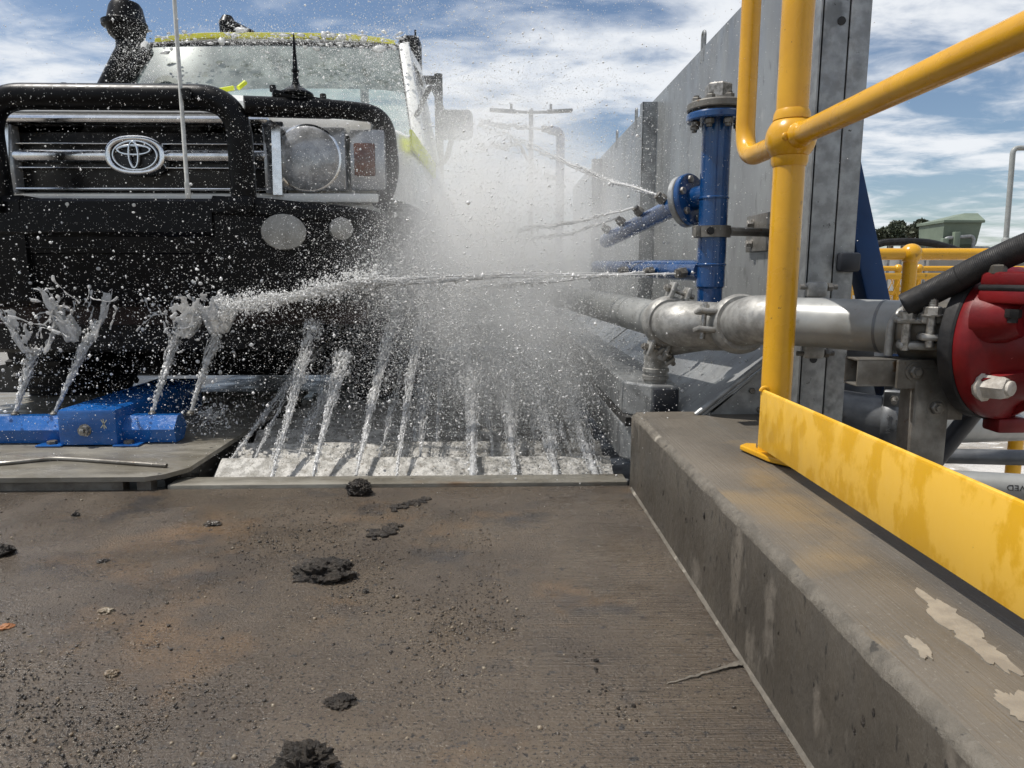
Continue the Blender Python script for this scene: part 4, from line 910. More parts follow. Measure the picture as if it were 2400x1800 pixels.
# --- cab
MB().loft([[W(-.85, 3.72, .7), W(.85, 3.72, .7), W(.85, 3.72, 1.215), W(-.85, 3.72, 1.215)], [W(-.85, 3.78, .7), W(.85, 3.78, .7), W(.85, 3.78, 1.235), W(-.85, 3.78, 1.235)]]).build('cowl', 'black_paint', veh)
def pil(s, m, nm, a, b_, w, d):
    q = MB(); ax = (b_-a).normalized(); sd_ = ax.cross(Y_).normalized(); n = sd_.cross(ax); q.box((a+b_)/2, (w, d, (b_-a).length), Matrix((sd_, n, ax)).transposed(), .014); return q.build(nm, m, veh)
for s in (-1, 1):
    pil(s, 'white', 'windscreen_pillar', W(s*.835, 3.80, 1.18), W(s*.712, 4.22, 1.86), .06, .09)
    pil(s, 'white', 'door_pillar', W(s*.85, 4.9, 1.18), W(s*.72, 4.92, 1.87), .05, .09)
    dr_ = MB().bb(VX+s*.86-.03, VX+s*.86+.03, 3.80, 4.92, .55, 1.215, .02).build('door', 'white', veh)
    MB().bb(VX+s*.895-.01, VX+s*.895+.02, 4.65, 4.85, 1.08, 1.115, .008).build('door_handle', 'black_paint', dr_)
    MB().loft([[W(s*.83, 3.95, 1.215), W(s*.83, 4.88, 1.215), W(s*.725, 4.88, 1.85), W(s*.735, 4.26, 1.85)], [W(s*.836, 3.95, 1.215), W(s*.836, 4.88, 1.215), W(s*.731, 4.88, 1.85), W(s*.741, 4.26, 1.85)]]).build('side_window', 'windscreen' if False else 'black_gloss', veh, smooth=0)
def roofsec(y, hw, z):
    top = [W(-hw+2*hw*i/16, y, z-.075*abs(-1+2*i/16)**5) for i in range(17)]; return top+[p-Z_*.05 for p in reversed(top)]
q = MB(); q.loft([roofsec(4.22, .735, 1.905), roofsec(4.25, .745, 1.93), roofsec(4.6, .755, 1.955), roofsec(5.1, .755, 1.95), roofsec(5.16, .74, 1.92)]); q.build('roof', 'white', veh)
q = MB(); tp = [W(-.66+1.32*i/16, 4.212, 1.932-.036*abs(-1+2*i/16)**4-.003) for i in range(17)]
q.loft([[p+Vector((0, 0, .004)), p+Vector((0, -.004, .002)), p+Vector((0, -.004, -.024)), p+Vector((0, .006, -.026))] for p in tp]); q.build('roof_tape', 'hivis_roof', veh)
# windscreen
m = bpy.data.materials.new('wet_windscreen'); m.use_nodes = True; t_ = m.node_tree; t_.nodes.clear(); oo = N(t_, 'ShaderNodeOutputMaterial')
tr = N(t_, 'ShaderNodeBsdfTransparent'); tr.inputs[0].default_value = (.42, .52, .47, 1); gl = N(t_, 'ShaderNodeBsdfGlossy'); gl.inputs['Roughness'].default_value = .08; gl.inputs[0].default_value = (.9, .95, .92, 1)
df = N(t_, 'ShaderNodeBsdfDiffuse'); df.inputs[0].default_value = (.62, .68, .64, 1)
nz = N(t_, 'ShaderNodeTexNoise', ins={'Scale': 9, 'Detail': 8, 'Roughness': .7}); tcw = N(t_, 'ShaderNodeTexCoord'); L(t_, tcw.outputs['Object'], nz.inputs['Vector'])
mr_ = N(t_, 'ShaderNodeMapRange', ins={1: .4, 2: .7, 3: .05, 4: .38}); L(t_, nz.outputs[0], mr_.inputs[0])
a1 = N(t_, 'ShaderNodeMixShader'); a1.inputs[0].default_value = .22; L(t_, tr.outputs[0], a1.inputs[1]); L(t_, gl.outputs[0], a1.inputs[2])
a2 = N(t_, 'ShaderNodeMixShader'); L(t_, mr_.outputs[0], a2.inputs[0]); L(t_, a1.outputs[0], a2.inputs[1]); L(t_, df.outputs[0], a2.inputs[2]); L(t_, a2.outputs[0], oo.inputs[0])
M['windscreen'] = m
rows = []
for j in range(9):
    t = j/8; hw = .81*(1-t)+.685*t; y = 3.79+.43*t; z = 1.22+.645*t
    rows.append([W(-hw+2*hw*i/12, y-.05*(1-(-1+2*i/12)**2), z) for i in range(13)])
q = MB(); q.loft(rows, closed=False); ws = q.build('windscreen', 'windscreen', veh, fix=False)
q = MB(); fr_ = [rows[0][0]]+[r_[0] for r_ in rows[1:]]+rows[-1][1:]+[r_[-1] for r_ in reversed(rows[:-1])]
q.tube([p+Vector((0, .004, 0)) for p in fr_], .017, 8); q.build('windscreen_seal', 'black_rub', ws)
# interior
MB().bb(VX-.75, VX+.75, 3.95, 4.15, .95, 1.26, .05).build('dashboard', 'black_rub', veh)
for s in (-1, 1):
    st = MB().box(W(s*.36, 4.75, 1.12), (.5, .16, .62), Matrix.Rotation(R(-12), 3, 'X'), .06).build('seat', 'black_cap', veh)
    MB().box(W(s*.36, 4.82, 1.52), (.26, .1, .18), None, .04).build('headrest', 'black_cap', st)
q = MB(); q.lathe(W(.36, 4.22, 1.22), Vector((0, -.8, .5)), [(0, .17), (.01, .185), (.02, .17)], 28); q.build('steering_wheel', 'black_rub', veh)
# wipers
for (a, b_) in [((515, 190), (530, 178)), ((470, 196), (505, 190))]:
    p0, p1 = at(*a, Y=3.62), at(*b_, Y=3.66); MB().tube([p0, p1], .011, 8).build('wiper_arm', 'hivis', veh)
MB().tube([W(.1, 3.72, 1.27), W(.62, 3.73, 1.30)], .008, 8).build('wiper_blade', 'black_rub', veh)
# tray and headboard behind
MB().bb(VX-.85, VX+.85, 5.2, 7.2, .85, .93, .01).build('tray_floor', 'grey_plastic', veh)
for u in (-.82, .82, -.3, .3): MB().tube([W(u, 5.28, .9), W(u, 5.28, 2.0)], .03, 10).build('headboard_post', 'black_paint', veh)
MB().tube([W(-.82, 5.28, 1.96), W(.82, 5.28, 1.96)], .03, 10).build('headboard_rail', 'black_paint', veh)
for (px, py, w_, h_) in [(886, 128, .16, .30)]:
    c = at(px, py, Y=5.3); MB().box(c, (w_, .16, h_), None, .05).build('rear_work_lamp', 'black_paint', veh)
c0 = at(898, 115, Y=5.35); c1 = at(897, 65, Y=5.35); MB().tube([c0, c1], .007, 8).build('rear_aerial', 'black_paint', veh)
c = at(492, 56, Y=5.0); q = MB(); q.lathe(c-Z_*.12, Z_, [(0, .07), (.05, .075), (.06, .05), (.14, .055), (.18, .03)], 18); q.build('roof_beacon', 'black_paint', veh)
c = at(525, 66, Y=5.0); MB().box(c, (.18, .1, .05), Matrix.Rotation(R(25), 3, 'Y'), .015).build('beacon_bracket', 'black_paint', veh)
# mirrors
mc = at(985, 270, Y=3.62)
for s in (1, -1):
    x = VX+s*(mc.x-VX); q = MB(); q.box((x, 3.62, mc.z), (.165, .09, .135), None, .025); mi = q.build('door_mirror', 'black_paint', veh)
    MB().tube(fillet([(x-s*.02, 3.64, mc.z-.05), (x-s*.05, 3.66, mc.z-.16), (VX+s*.86, 3.86, mc.z-.18)], .05), .014, 10).build('mirror_arm', 'black_paint', mi)
    MB().tube(fillet([(x-s*.06, 3.64, mc.z+.05), (x-s*.12, 3.7, mc.z+.22), (VX+s*.80, 3.9, mc.z+.1)], .08), .014, 10).build('mirror_arm', 'black_paint', mi)
# snorkel
SY = 3.95
sn = [at(232, 200, Y=SY), at(262, 140, Y=SY), at(278, 110, Y=SY), at(276, 88, Y=SY)]
sn[0] = sn[0]+(sn[0]-sn[1])*.8
snk = MB(); ss = fillet(sn, .12, 8); snk.tube(ss, [.058]*len(ss), 18); sno = snk.build('snorkel', 'black_paint', veh)
h0, h1 = at(279, 86, Y=SY), at(282, 12, Y=SY)
q = MB(); q.loft([[Vector((h0.x+rx*math.cos(a)+ox, SY+ry*math.sin(a)-.01, h0.z+dz)) for a in [2*math.pi*i/24 for i in range(24)]] for (dz, rx, ry, ox) in [(-.01, .06, .06, 0), (.015, .085, .085, -.004), (.05, .095, .10, -.006), (.055, .106, .115, -.012), (.075, .108, .118, -.012), (.085, .092, .1, -.002), (.15, .078, .085, .0), (.17, .066, .072, .0), (.178, .045, .05, 0)]]); q.build('snorkel_head', 'black_paint', sno)
MB().tube([at(255, 190, Y=SY-.05), at(320, 110, Y=SY-.02)], .03, 10).build('snorkel_bracket', 'black_paint', sno)
# aerials on the bull bar
AY = 2.325
a0, a1 = at(407, 429, Y=AY), at(404, 395, Y=AY); a2 = Vector((a0.x-.002, AY, 1.9))
wa = MB().tube([a0, a0.lerp(a1, .95), a1, a1+Z_*.004, a2], [.0085, .0085, .0085, .0065, .0058], 14).build('whip_aerial', 'aerial', veh)
MB().lathe(at(403, 208, Y=AY)-Z_*.01, Z_, [(0, .012), (.03, .016), (.035, .009)], 12).build('aerial_tie', 'black_rub', wa)
bc = at(645, 213, Y=2.46)
q = MB(); q.box(bc, (.165, .05, .022), Matrix.Rotation(R(6), 3, 'Y') @ Matrix.Rotation(R(20), 3, 'Z'), .005); ab = q.build('aerial_bracket', 'black_paint', veh)
bc2 = at(640, 203, Y=2.46)
q = MB(); q.lathe(bc2-Z_*.004, Z_, [(0, .056), (.006, .054), (.02, .03), (.03, .014), (.045, .0095), (.07, .009), (.072, .012), (.078, .012), (.08, .008), (.1, .0075), (.16, .004), (.19, .002)], 22); q.build('spring_aerial', 'black_paint', ab)
for dx in (-.075, .075): MB().hexn(bc+Vector((dx, dx*.3, .008-dx*.1)), Z_, .011, .02).build('bracket_bolt', 'black_rub', ab)

# the vehicle stands a little further in and is a full-size wagon
veh.scale = (1.1, 1.1, 1.1)
veh.location = Vector((0, 0, CAM_H))+(Vector(veh.location)-Vector((0, 0, CAM_H)))*1.1

# ================================================================== mud and grit on the pad
def clod(px, py, wpx, hpx, Y, seed, name, label, cat, m='mud', dep=.8, rough=.45, n=64, sink=.25):
    c = at(px, py+hpx*.38, Z=0.) if px != 776 else at(px, py+hpx*.4, Z=.01); k = _S/1665*c.y; rx = wpx*k/2; rz = hpx*k/2; c.z += rz*.5
    q = MB(); q.sphere((0, 0, 0), 1, n, n//2)
    V = []
    for v in q.v:
        d = Vector(v); s = 1+rough*noise.fractal(d*1.6+Vector((seed*7.1, 0, 0)), .9, 2.1, 5)+.22*noise.noise(d*7+Vector((seed, 3, 0)))+.10*noise.noise(d*14+Vector((seed, 8, 0)))+.035*noise.noise(d*28+Vector((seed, 1, 0)))
        V.append((c.x+d.x*s*rx, c.y+d.y*s*rx*dep, max(-.004, c.z-rz*sink+d.z*s*rz)))
    q.v = V; o = q.build(name, m, smooth=55); return tag(o, label, cat)
clod(776, 1044, 50, 40, 2.02, 1, 'mud_clod', 'rounded brown mud clod sitting on the steel threshold', 'mud clod', rough=.3)
clod(703, 1222, 128, 62, 1.42, 2, 'mud_clod', 'wide cracked mud clod alone in the middle of the pad', 'mud clod', dep=.6)
clod(660, 1628, 130, 90, .92, 3.3, 'mud_clod', 'dark lumpy mud clod cut by the bottom edge of the picture', 'mud clod', dep=.7)
clod(2, 1184, 48, 34, 1.58, 4, 'mud_clod', 'black mud clod at the left edge of the pad', 'mud clod')
clod(735, 1512, 70, 26, 1.02, 5, 'mud_clod', 'low black mud smear halfway to the bottom clod', 'mud clod')
clod(458, 1129, 36, 12, 1.72, 6, 'slate_flake', 'thin black slate flake lying left of the wide clod', 'flake', 'stone_dark')
clod(164, 1109, 16, 14, 1.78, 7, 'pebble', 'small brown pebble near the platform front', 'pebble', 'stone_dark')
clod(228, 1318, 34, 14, 1.28, 8, 'pebble', 'pale flat pebble among the grit on the left', 'pebble', 'stone_light')
clod(242, 1452, 30, 16, 1.09, 9, 'pebble', 'brown pebble low on the left of the pad', 'pebble', 'stone_light')
clod(222, 1210, 26, 10, 1.5, 10, 'pebble', 'flat grey pebble left of the wide clod', 'pebble', 'stone_dark')
clod(790, 1274, 14, 13, 1.35, 12, 'pebble', 'black pebble just right of the wide clod', 'pebble', 'stone_dark')
clod(12, 1352, 34, 9, 1.22, 13, 'orange_fragment', 'bright orange fragment at the left edge', 'fragment', 'orange')
for (i, (x0, y0, x1, y1, lab)) in enumerate([(845, 1100, 930, 1078, 'crumbly mud trail behind the wide clod near the threshold'), (800, 1155, 865, 1138, 'short crumbly mud trail between the threshold trail and wide clod')]):
    a, b_ = at(x0, y0, Z=0), at(x1, y1, Z=0); V = MB(); rnd = random.Random(30+i)
    for k in range(60):
        p = a.lerp(b_, rnd.random())+Vector((rnd.gauss(0, .006), rnd.gauss(0, .012), .001)); s = abs(rnd.gauss(.0035, .002))+.0012
        V.sphere(p, s, 7, 5, (1.3, 1, .8))
    V.v = [tuple(Vector(v)+Vector((0, 0, .0006))*noise.noise(Vector(v)*400)) for v in V.v]
    o = V.build('mud_crumbs', 'mud'); stuff(o, lab, 'mud')
# grit
ICO = None
def ico_base():
    bm = bmesh.new(); bmesh.ops.create_icosphere(bm, subdivisions=1, radius=1); v = np.array([x.co[:] for x in bm.verts]); f = np.array([[w.index for w in x.verts] for x in bm.faces]); bm.free(); return v, f
ICO = ico_base()
OCT = (np.array([(1, 0, 0), (-1, 0, 0), (0, 1, 0), (0, -1, 0), (0, 0, 1), (0, 0, -1)], float), np.array([(0, 2, 4), (2, 1, 4), (1, 3, 4), (3, 0, 4), (2, 0, 5), (1, 2, 5), (3, 1, 5), (0, 3, 5)]))
def blobs(name, P, r, m, base=OCT, jitter=.0, aniso=None, parent=None, smooth=True):
    P = np.asarray(P, float); n = len(P); bv, bf = base; k = len(bv)
    r = np.asarray(r, float).reshape(n, 1, 1)
    V = np.repeat(bv[None], n, 0)
    if jitter: V = V*(1+jitter*rng.standard_normal((n, k, 1)))
    if aniso is not None: V = V*np.asarray(aniso).reshape(-1, 1, 3)
    V = (V*r+P[:, None, :]).reshape(-1, 3); F = (bf[None]+(np.arange(n)*k)[:, None, None]).reshape(-1, 3)
    me = bpy.data.meshes.new(name); me.vertices.add(len(V)); me.vertices.foreach_set('co', V.astype(np.float32).ravel())
    me.loops.add(F.size); me.loops.foreach_set('vertex_index', F.astype(np.int32).ravel()); me.polygons.add(len(F)); me.polygons.foreach_set('loop_start', np.arange(0, F.size, 3, dtype=np.int32))
    me.update(); me.validate()
    if smooth: me.shade_smooth()
    me.materials.append(M[m]); o = bpy.data.objects.new(name, me); scene.collection.objects.link(o)
    if parent is not None: adopt(o, parent)
    return o
def pad_points(n):
    out = []
    while len(out) < n:
        y = .55+1.4*random.random()**1.25; x = random.uniform(-1.55, .36)
        edge = .03+.16*(1.35-y)+.06*noise.noise((y*4, 1, 0))          # right limit of the dirt
        w = 1.0 if x < edge else .02
        w *= .25+.75*max(0, min(1, (1.75-y)/.5)); w *= max(.08, .5+1.1*noise.noise((x*3, y*3, 7)))
        if x < -.75+.2*(y-1) and y > 1.25: w *= .18
        if random.random() < w: out.append((x, y, .0012))
    return np.array(out)
P = pad_points(42000); r = .0005+np.minimum(.0036, rng.exponential(.00052, len(P))); P[:, 2] = r*.25
stuff(blobs('dark_grit', P, r, 'stone_dark', ICO, .22, np.stack([np.ones(len(P)), rng.uniform(.6, 1.2, len(P)), rng.uniform(.5, .9, len(P))], 1), smooth=False), 'scattered dark wet grit covering the pad', 'grit')
P = pad_points(2600); r = .0006+np.minimum(.004, rng.exponential(.0007, len(P))); P[:, 2] = r*.25
stuff(blobs('pale_grit', P, r, 'stone_light', ICO, .2, None, smooth=False), 'sparse pale sand grains on the pad', 'grit')
# bead-like pellets along the dirt margin
E1, E2 = at(1255, 1390, Z=0), at(1425, 1620, Z=0)
P = []
for k in range(70):
    t = random.random()**.8; p = E1.lerp(E2, t); P.append((p.x+random.gauss(-.012, .016), p.y+random.gauss(0, .01), .0015))
stuff(blobs('mud_pellets', P, .001+rng.exponential(.0007, len(P)), 'mud', ICO, .12), 'row of small black mud pellets along the dirt edge near the kerb', 'mud')

# ================================================================== water
def fbm(p, s, o=4): return noise.fractal(Vector(p)*s, .8, 2.1, o)
def jet(label, path, r0, r1, wob, ndrop, spread, m='foam', seg=14, n=70, group='upward water jets', name='water_jet', pinch=0., seed=0, drop_r=.0016, taper=0, nstr=16, strand_r=.0025, tpow=.8):
    path = [Vector(p) for p in path]
    def pos(t):
        k = t*(len(path)-1); i = min(int(k), len(path)-2); return path[i].lerp(path[i+1], k-i)
    C = []; Rr = []
    for i in range(n+1):
        t = i/n; p = pos(t)
        p = p+Vector((fbm((seed, t*5, 0), 1), fbm((seed, t*5, 9), 1), fbm((seed, t*5, 5), 1)))*wob*t
        r = r0+(r1-r0)*t; r *= 1+pinch*(noise.noise((seed*3.1, t*16, 0))+.7*noise.noise((seed, t*41, 2)))
        if taper: r *= max(.02, 1-max(0, (t-taper)/(1-taper))**1.2)
        C.append(p); Rr.append(max(r, .0006))
    q = MB(); q.tube(C, Rr, seg)
    V = []
    for i, v in enumerate(q.v):
        ring = i//seg; c = C[min(ring, n)]; d = Vector(v)-c; t = min(ring, n)/n
        s = 1+(.25+.9*t)*(.8*noise.noise(Vector(v)*60+Vector((seed, 0, 0)))+.5*noise.noise(Vector(v)*150))
        V.append(tuple(c+d*max(.15, s)))
    q.v = V; o = q.build(name, m, smooth=80); tag(o, label, 'water jet', group)
    if ndrop:
        # torn strands twisting round the core
        st = MB(); rj = random.Random(seed)
        for k in range(nstr):
            t0 = rj.uniform(0, 1)**tpow*.62; t1 = min(1, t0+rj.uniform(.15, .45)); ph = rj.uniform(0, 6.28); pts = []; rs = []
            for i in range(15):
                t = t0+(t1-t0)*i/14; rad = spread*(.1+.55*t)*rj.uniform(.75, 1.2); a = ph+t*7
                pts.append(pos(t)+Vector((math.cos(a)*rad, math.sin(a)*rad*.6, math.sin(a*1.3)*rad*.5))); rs.append(strand_r*rj.uniform(.35, 1.5)*math.sin(math.pi*(i+.6)/15.2))
            st.tube(pts, rs, 6)
        stuff(st.build('jet_strands', m, o, smooth=80, fix=False))
        ax = (path[-1]-path[0]).normalized(); e1 = ax.cross(Vector((.3, .2, 1))).normalized(); e2 = ax.cross(e1)
        P = []; rr = []
        cl = [(rj.random()**tpow, rj.gauss(0, 1), rj.gauss(0, 1)) for _ in range(26)]
        for k in range(ndrop):
            if k % 2: t, a, b_ = cl[rj.randrange(26)]; t = min(1.08, max(0, t+rj.gauss(0, .03))); a += rj.gauss(0, .35); b_ += rj.gauss(0, .35)
            else: t = rj.random()**tpow*1.08; a = rj.gauss(0, 1); b_ = rj.gauss(0, 1)
            s = spread*(.16+.5*t**1.2); P.append(pos(min(t, 1))+(ax*(t-1)*.2 if t > 1 else Vector())+e1*a*s*.55+e2*b_*s*.4); rr.append(drop_r*(.3+rj.expovariate(1.5)))
        an = np.stack([rng.uniform(.6, 1.5, ndrop), rng.uniform(.6, 1.5, ndrop), rng.uniform(.7, 2.6, ndrop)], 1)
        stuff(blobs('jet_spray', P, np.minimum(rr, .006), 'drop', OCT, .3, an, o))
    return o
# ten jets out of the grid
names = ['first grid water jet from the left, leaning far right', 'second grid water jet from the left', 'third grid water jet from the left', 'fourth grid water jet from the left', 'fifth grid water jet from the left', 'thin beaded grid jet sixth from the left', 'seventh grid water jet from the left', 'eighth grid water jet, short and ragged', 'ninth grid water jet leaning left', 'tenth grid water jet beside the right beam']
J = [((487, 1008), (700, 735), 2.28, 3.3, .007, .017, 620, .075), ((587, 1032), (655, 790), 2.14, 2.46, .010, .024, 620, .055), ((676, 1030), (735, 800), 2.14, 2.46, .011, .022, 620, .055), ((769, 1028), (836, 745), 2.14, 2.7, .010, .021, 640, .055), ((855, 1032), (897, 762), 2.14, 2.62, .009, .018, 560, .05),
     ((943, 965), (955, 750), 2.5, 3.0, .004, .007, 420, .022), ((1022, 1032), (1020, 792), 2.14, 2.7, .012, .027, 640, .06), ((1113, 1032), (1095, 840), 2.14, 2.7, .010, .026, 640, .07), ((1203, 1034), (1165, 850), 2.14, 2.7, .011, .022, 620, .065), ((1290, 1034), (1215, 830), 2.14, 2.8, .013, .03, 800, .09)]
for k, ((x0, y0), (x1, y1), Ya, Yb, ra, rb_, nd, sp) in enumerate(J):
    a, b_ = at(x0, y0, Y=Ya), at(x1, y1, Y=Yb); a.z = max(a.z, -.04)
    rk = random.Random(k*13+5); wf = rk.uniform(.85, 1.35) if k < 6 else rk.uniform(1.4, 1.9); b_ = a+(b_-a)*rk.uniform(1.1, 1.6); mid = a.lerp(b_, .5)+Vector((0, 0, .014))
    jet(names[k], [a, mid, b_], ra*.5*wf, rb_*.25*wf, .02, int(nd*7*wf), sp*.8*wf, 'clearwater', n=80, pinch=.5 if k != 5 else 1.1, seed=k*2.7+1, taper=.3, nstr=34 if k != 5 else 6, drop_r=.00105, strand_r=.0014)
# second row of fainter jets deeper in the grid
rowb = ['left', 'middle', 'right']
for k, (x0, x1) in enumerate([(640, 745), (900, 925), (1160, 1130)]):
    a, b_ = at(x0, 985, Y=2.45), at(x1, 760, Y=3.1)
    jet('faint %s jet of the second row rising behind the front jets' % rowb[k], [a, b_], .004, .009, .04, 1500, .09, 'clearwater', pinch=.5, seed=60+k, taper=.4)
thin_names = ['between the first and second', 'between the second and third', 'between the fourth and fifth', 'between the fifth and beaded', 'between the seventh and eighth', 'between the ninth and tenth']
for k, (x0, x1, y1) in enumerate([(540, 640, 800), (632, 700, 850), (812, 868, 800), (905, 925, 820), (1066, 1050, 820), (1246, 1185, 860)]):
    a, b_ = at(x0, 1015, Y=2.3), at(x1, y1, Y=2.75)
    jet('thin faint water jet %s grid jets' % thin_names[k], [a, b_], .0022, .003, .02, 900, .03, 'clearwater', pinch=.8, seed=80+k, taper=.3, nstr=10, drop_r=.0009, strand_r=.0011)
# four manifold jets
MJ = [((28, 893), (75, 755)), ((112, 886), (205, 700)), ((325, 888), (392, 690)), ((408, 888), (478, 690))]
mn = ['far left manifold water jet at the picture edge', 'manifold water jet left of the blue centre box', 'manifold water jet right of the blue centre box', 'manifold water jet at the end of the right blue arm']
tops = []
for k, (a, b_) in enumerate(MJ):
    p = NOZ[k]; e = at(*b_, Y=2.545); jet(mn[k], [p, p.lerp(e, .5), e], .005, .012, .012, 900, .04, 'clearwater', pinch=.3, seed=20+k, group='manifold water jets', taper=0, nstr=14); tops.append(e)

def splash(label, c, seed, W_, H_, ntent, tilt=0.):
    rnd = random.Random(seed); q = MB(); c = Vector(c)
    # torn sheets: curved patches opening upwards
    for s in range(4):
        az = rnd.uniform(0, 6.28) if s else 0.4; span = rnd.uniform(1.6, 3.0); nu, nv = 40, 26; G = {}
        for i in range(nu+1):
            for j in range(nv+1):
                u, v = i/nu, j/nv; a = az+(u-.5)*span; rad = W_*(.18+.45*v**.8+.12*noise.noise((u*3+seed, v*2, s))); z = H_*(v*(1.0-.25*v))-.1*H_+.05*H_*noise.noise((u*4, v*3, seed+s))
                if v > .75: rad += W_*.15*(v-.75)*4; z -= H_*.25*(v-.75)**2*8
                G[i, j] = c+Vector((rad*math.cos(a), rad*.55*math.sin(a), z+rad*tilt))
        keep = set()
        for i in range(nu):
            for j in range(nv):
                u, v = i/nu, j/nv; h = noise.noise((u*5+seed*3, v*4, s*5))+.6*noise.noise((u*11+seed, v*9, s))
                edge = min(u, 1-u)*3.2; lim = .18+.55*v-.2*min(1, edge)
                vm = .5+.95*noise.noise((u*3.2+seed*1.7, s*4, 1))+.4*noise.noise((u*9+seed, s, 4))
                if h > lim-.4 and v < vm and edge > .3+.6*noise.noise((v*5, s, seed)): keep.add((i, j))
        th = .0015
        for (i, j) in keep:
            a, b_, d, e = G[i, j], G[i+1, j], G[i+1, j+1], G[i, j+1]; n = (b_-a).cross(e-a)
            if n.length < 1e-9: continue
            n = n.normalized()*th; P = [a-n, b_-n, d-n, e-n, a+n, b_+n, d+n, e+n]
            q.add(P, [(3, 2, 1, 0), (4, 5, 6, 7), (0, 1, 5, 4), (1, 2, 6, 5), (2, 3, 7, 6), (3, 0, 4, 7)])
    # ligaments with bulbs
    for k in range(ntent):
        a = rnd.uniform(0, 6.28); r0 = W_*rnd.uniform(.1, .5); p = c+Vector((r0*math.cos(a), r0*.5*math.sin(a), H_*rnd.uniform(.0, .45)))
        d = Vector((math.cos(a)*rnd.uniform(.2, 1), math.sin(a)*.4, rnd.uniform(-.2, 1.1))).normalized(); ln = W_*rnd.uniform(.25, .75); pts = [p]
        for s in range(9):
            d = (d+Vector((rnd.gauss(0, .28), rnd.gauss(0, .15), rnd.gauss(-.05, .25)))).normalized(); pts.append(pts[-1]+d*ln/9)
        rs = [.0032*rnd.uniform(.7, 1.4)*(1-.5*i/9)*(1+.35*math.sin(i*1.9+k)) for i in range(10)]; rs[-1] = rs[-2] = .0048*rnd.uniform(.8, 1.5)
        q.tube(fillet(pts, .01, 3), np.interp(np.linspace(0, 9, len(fillet(pts, .01, 3))), range(10), rs).tolist(), 8)
    for k in range(int(ntent*1.1)):
        p = c+Vector((rnd.gauss(0, W_*.5), rnd.gauss(0, W_*.22), rnd.gauss(H_*.3, H_*.45))); q.sphere(p, rnd.uniform(.003, .0085), 10, 7, (rnd.uniform(.8, 1.5), 1, rnd.uniform(.7, 1.4)))
    tmp = q.build('splash_tmp', 'clearwater', smooth=0, fix=False)
    rm = tmp.modifiers.new('r', 'REMESH'); rm.mode = 'VOXEL'; rm.voxel_size = .0021
    sm = tmp.modifiers.new('s', 'SMOOTH'); sm.iterations = 3; sm.factor = .5
    me = bpy.data.meshes.new_from_object(tmp.evaluated_get(bpy.context.evaluated_depsgraph_get())); bpy.data.objects.remove(tmp)
    me.name = 'water_splash'; me.shade_smooth(); o = bpy.data.objects.new('water_splash', me); scene.collection.objects.link(o)
    stuff(o, label, 'splash')
    P = [(c.x+rnd.gauss(0, W_*.8), c.y+rnd.gauss(0, .07), c.z+rnd.gauss(.1*H_, H_*.75)) for k in range(900)]
    stuff(blobs('splash_drops', P, np.minimum(.0004+rng.exponential(.0009, 900), .006), 'drop', ICO, .1, np.stack([rng.uniform(.7, 1.5, 900), np.ones(900), rng.uniform(.7, 1.5, 900)], 1), o))
    return o
splash('left torn water crown above the far left manifold jet', at(75, 745, Y=2.53), 3, .2, .24, 10)
splash('tall torn water crown above the jet left of the blue box', at(175, 720, Y=2.53), 11, .22, .29, 11)
splash('torn water crown above the jet right of the blue box', at(392, 715, Y=2.53), 5, .18, .22, 10)
splash('torn water crown above the last jet of the right blue arm', at(470, 705, Y=2.53), 17, .18, .22, 10)
splash('small splash on the platform beside the blue arm end', at(455, 905, Y=2.6), 23, .06, .05, 8)

# horizontal streams from the wall nozzles
s0 = NL[0]; pts = [s0, at(1300, 594, Y=2.2), at(1100, 594, Y=2.3), at(900, 606, Y=2.36), at(790, 612, Y=2.38), at(650, 640, Y=2.4), at(490, 662, Y=2.42)]
jet('long white stream from the lower blue arm to the vehicle front', pts, .0024, .0014, .03, 9000, .06, 'foam', n=220, pinch=1.1, seed=41, group='streams from the wall nozzles', drop_r=.00105, taper=.15, nstr=80, strand_r=.0013, tpow=.42)
for (x_, y_) in [(785, 598), (705, 625), (560, 650)]:
    P = np.array(at(x_, y_, Y=2.38))+rng.normal(0, 1, (1100, 3))*np.array([.05, .04, .022]); stuff(blobs('stream_burst', P, np.minimum(.0005+rng.exponential(.001, 1100), .005), 'drop', OCT, .2), ['bright burst of foam midway on the long stream', 'smaller foam burst left of the bright one', 'thin foam burst where the stream meets the bumper'][[785, 705, 560].index(x_)], 'splash')
jet('second low stream just behind the long white one', [NL[1], at(1150, 610, Y=2.6), at(950, 622, Y=2.7)], .004, .004, .03, 900, .04, 'foam', n=90, pinch=.5, seed=43, group='streams from the wall nozzles')
jet('upper stream rising left from the first nozzle of the upper arm', [NZ[0], at(1300, 385, Y=2.7), at(1170, 325, Y=3.0), at(1045, 275, Y=3.4)], .0032, .003, .03, 2600, .032, 'foam', drop_r=.001, strand_r=.0013, n=120, pinch=.7, taper=.5, seed=45, group='streams from the wall nozzles')
jet('flat thin stream from the second nozzle of the upper arm', [NZ[1], at(1250, 478, Y=2.9), at(1120, 497, Y=3.1)], .0035, .007, .02, 260, .03, 'foam', n=90, pinch=.5, seed=47, group='streams from the wall nozzles')
jet('flat thin stream from the third nozzle of the upper arm', [NZ[2], at(1230, 505, Y=3.0), at(1150, 515, Y=3.2)], .003, .006, .02, 160, .03, 'foam', n=60, pinch=.5, seed=49, group='streams from the wall nozzles')
for k, (dz, yy) in enumerate([(0, 285), (-.35, 322)]):
    p = Vector((FX-.16, FY-.06, zt2+.01+dz)); jet(['top thin stream from the far blue riser', 'second thin stream from the far blue riser'][k], [p, at(1120, yy-12+k*4, Y=5.3), at(1035, yy-16+k*8, Y=5.0)], .01, .014, .05, 120, .05, 'foam', n=60, pinch=.4, seed=51+k, group='streams from the far riser')

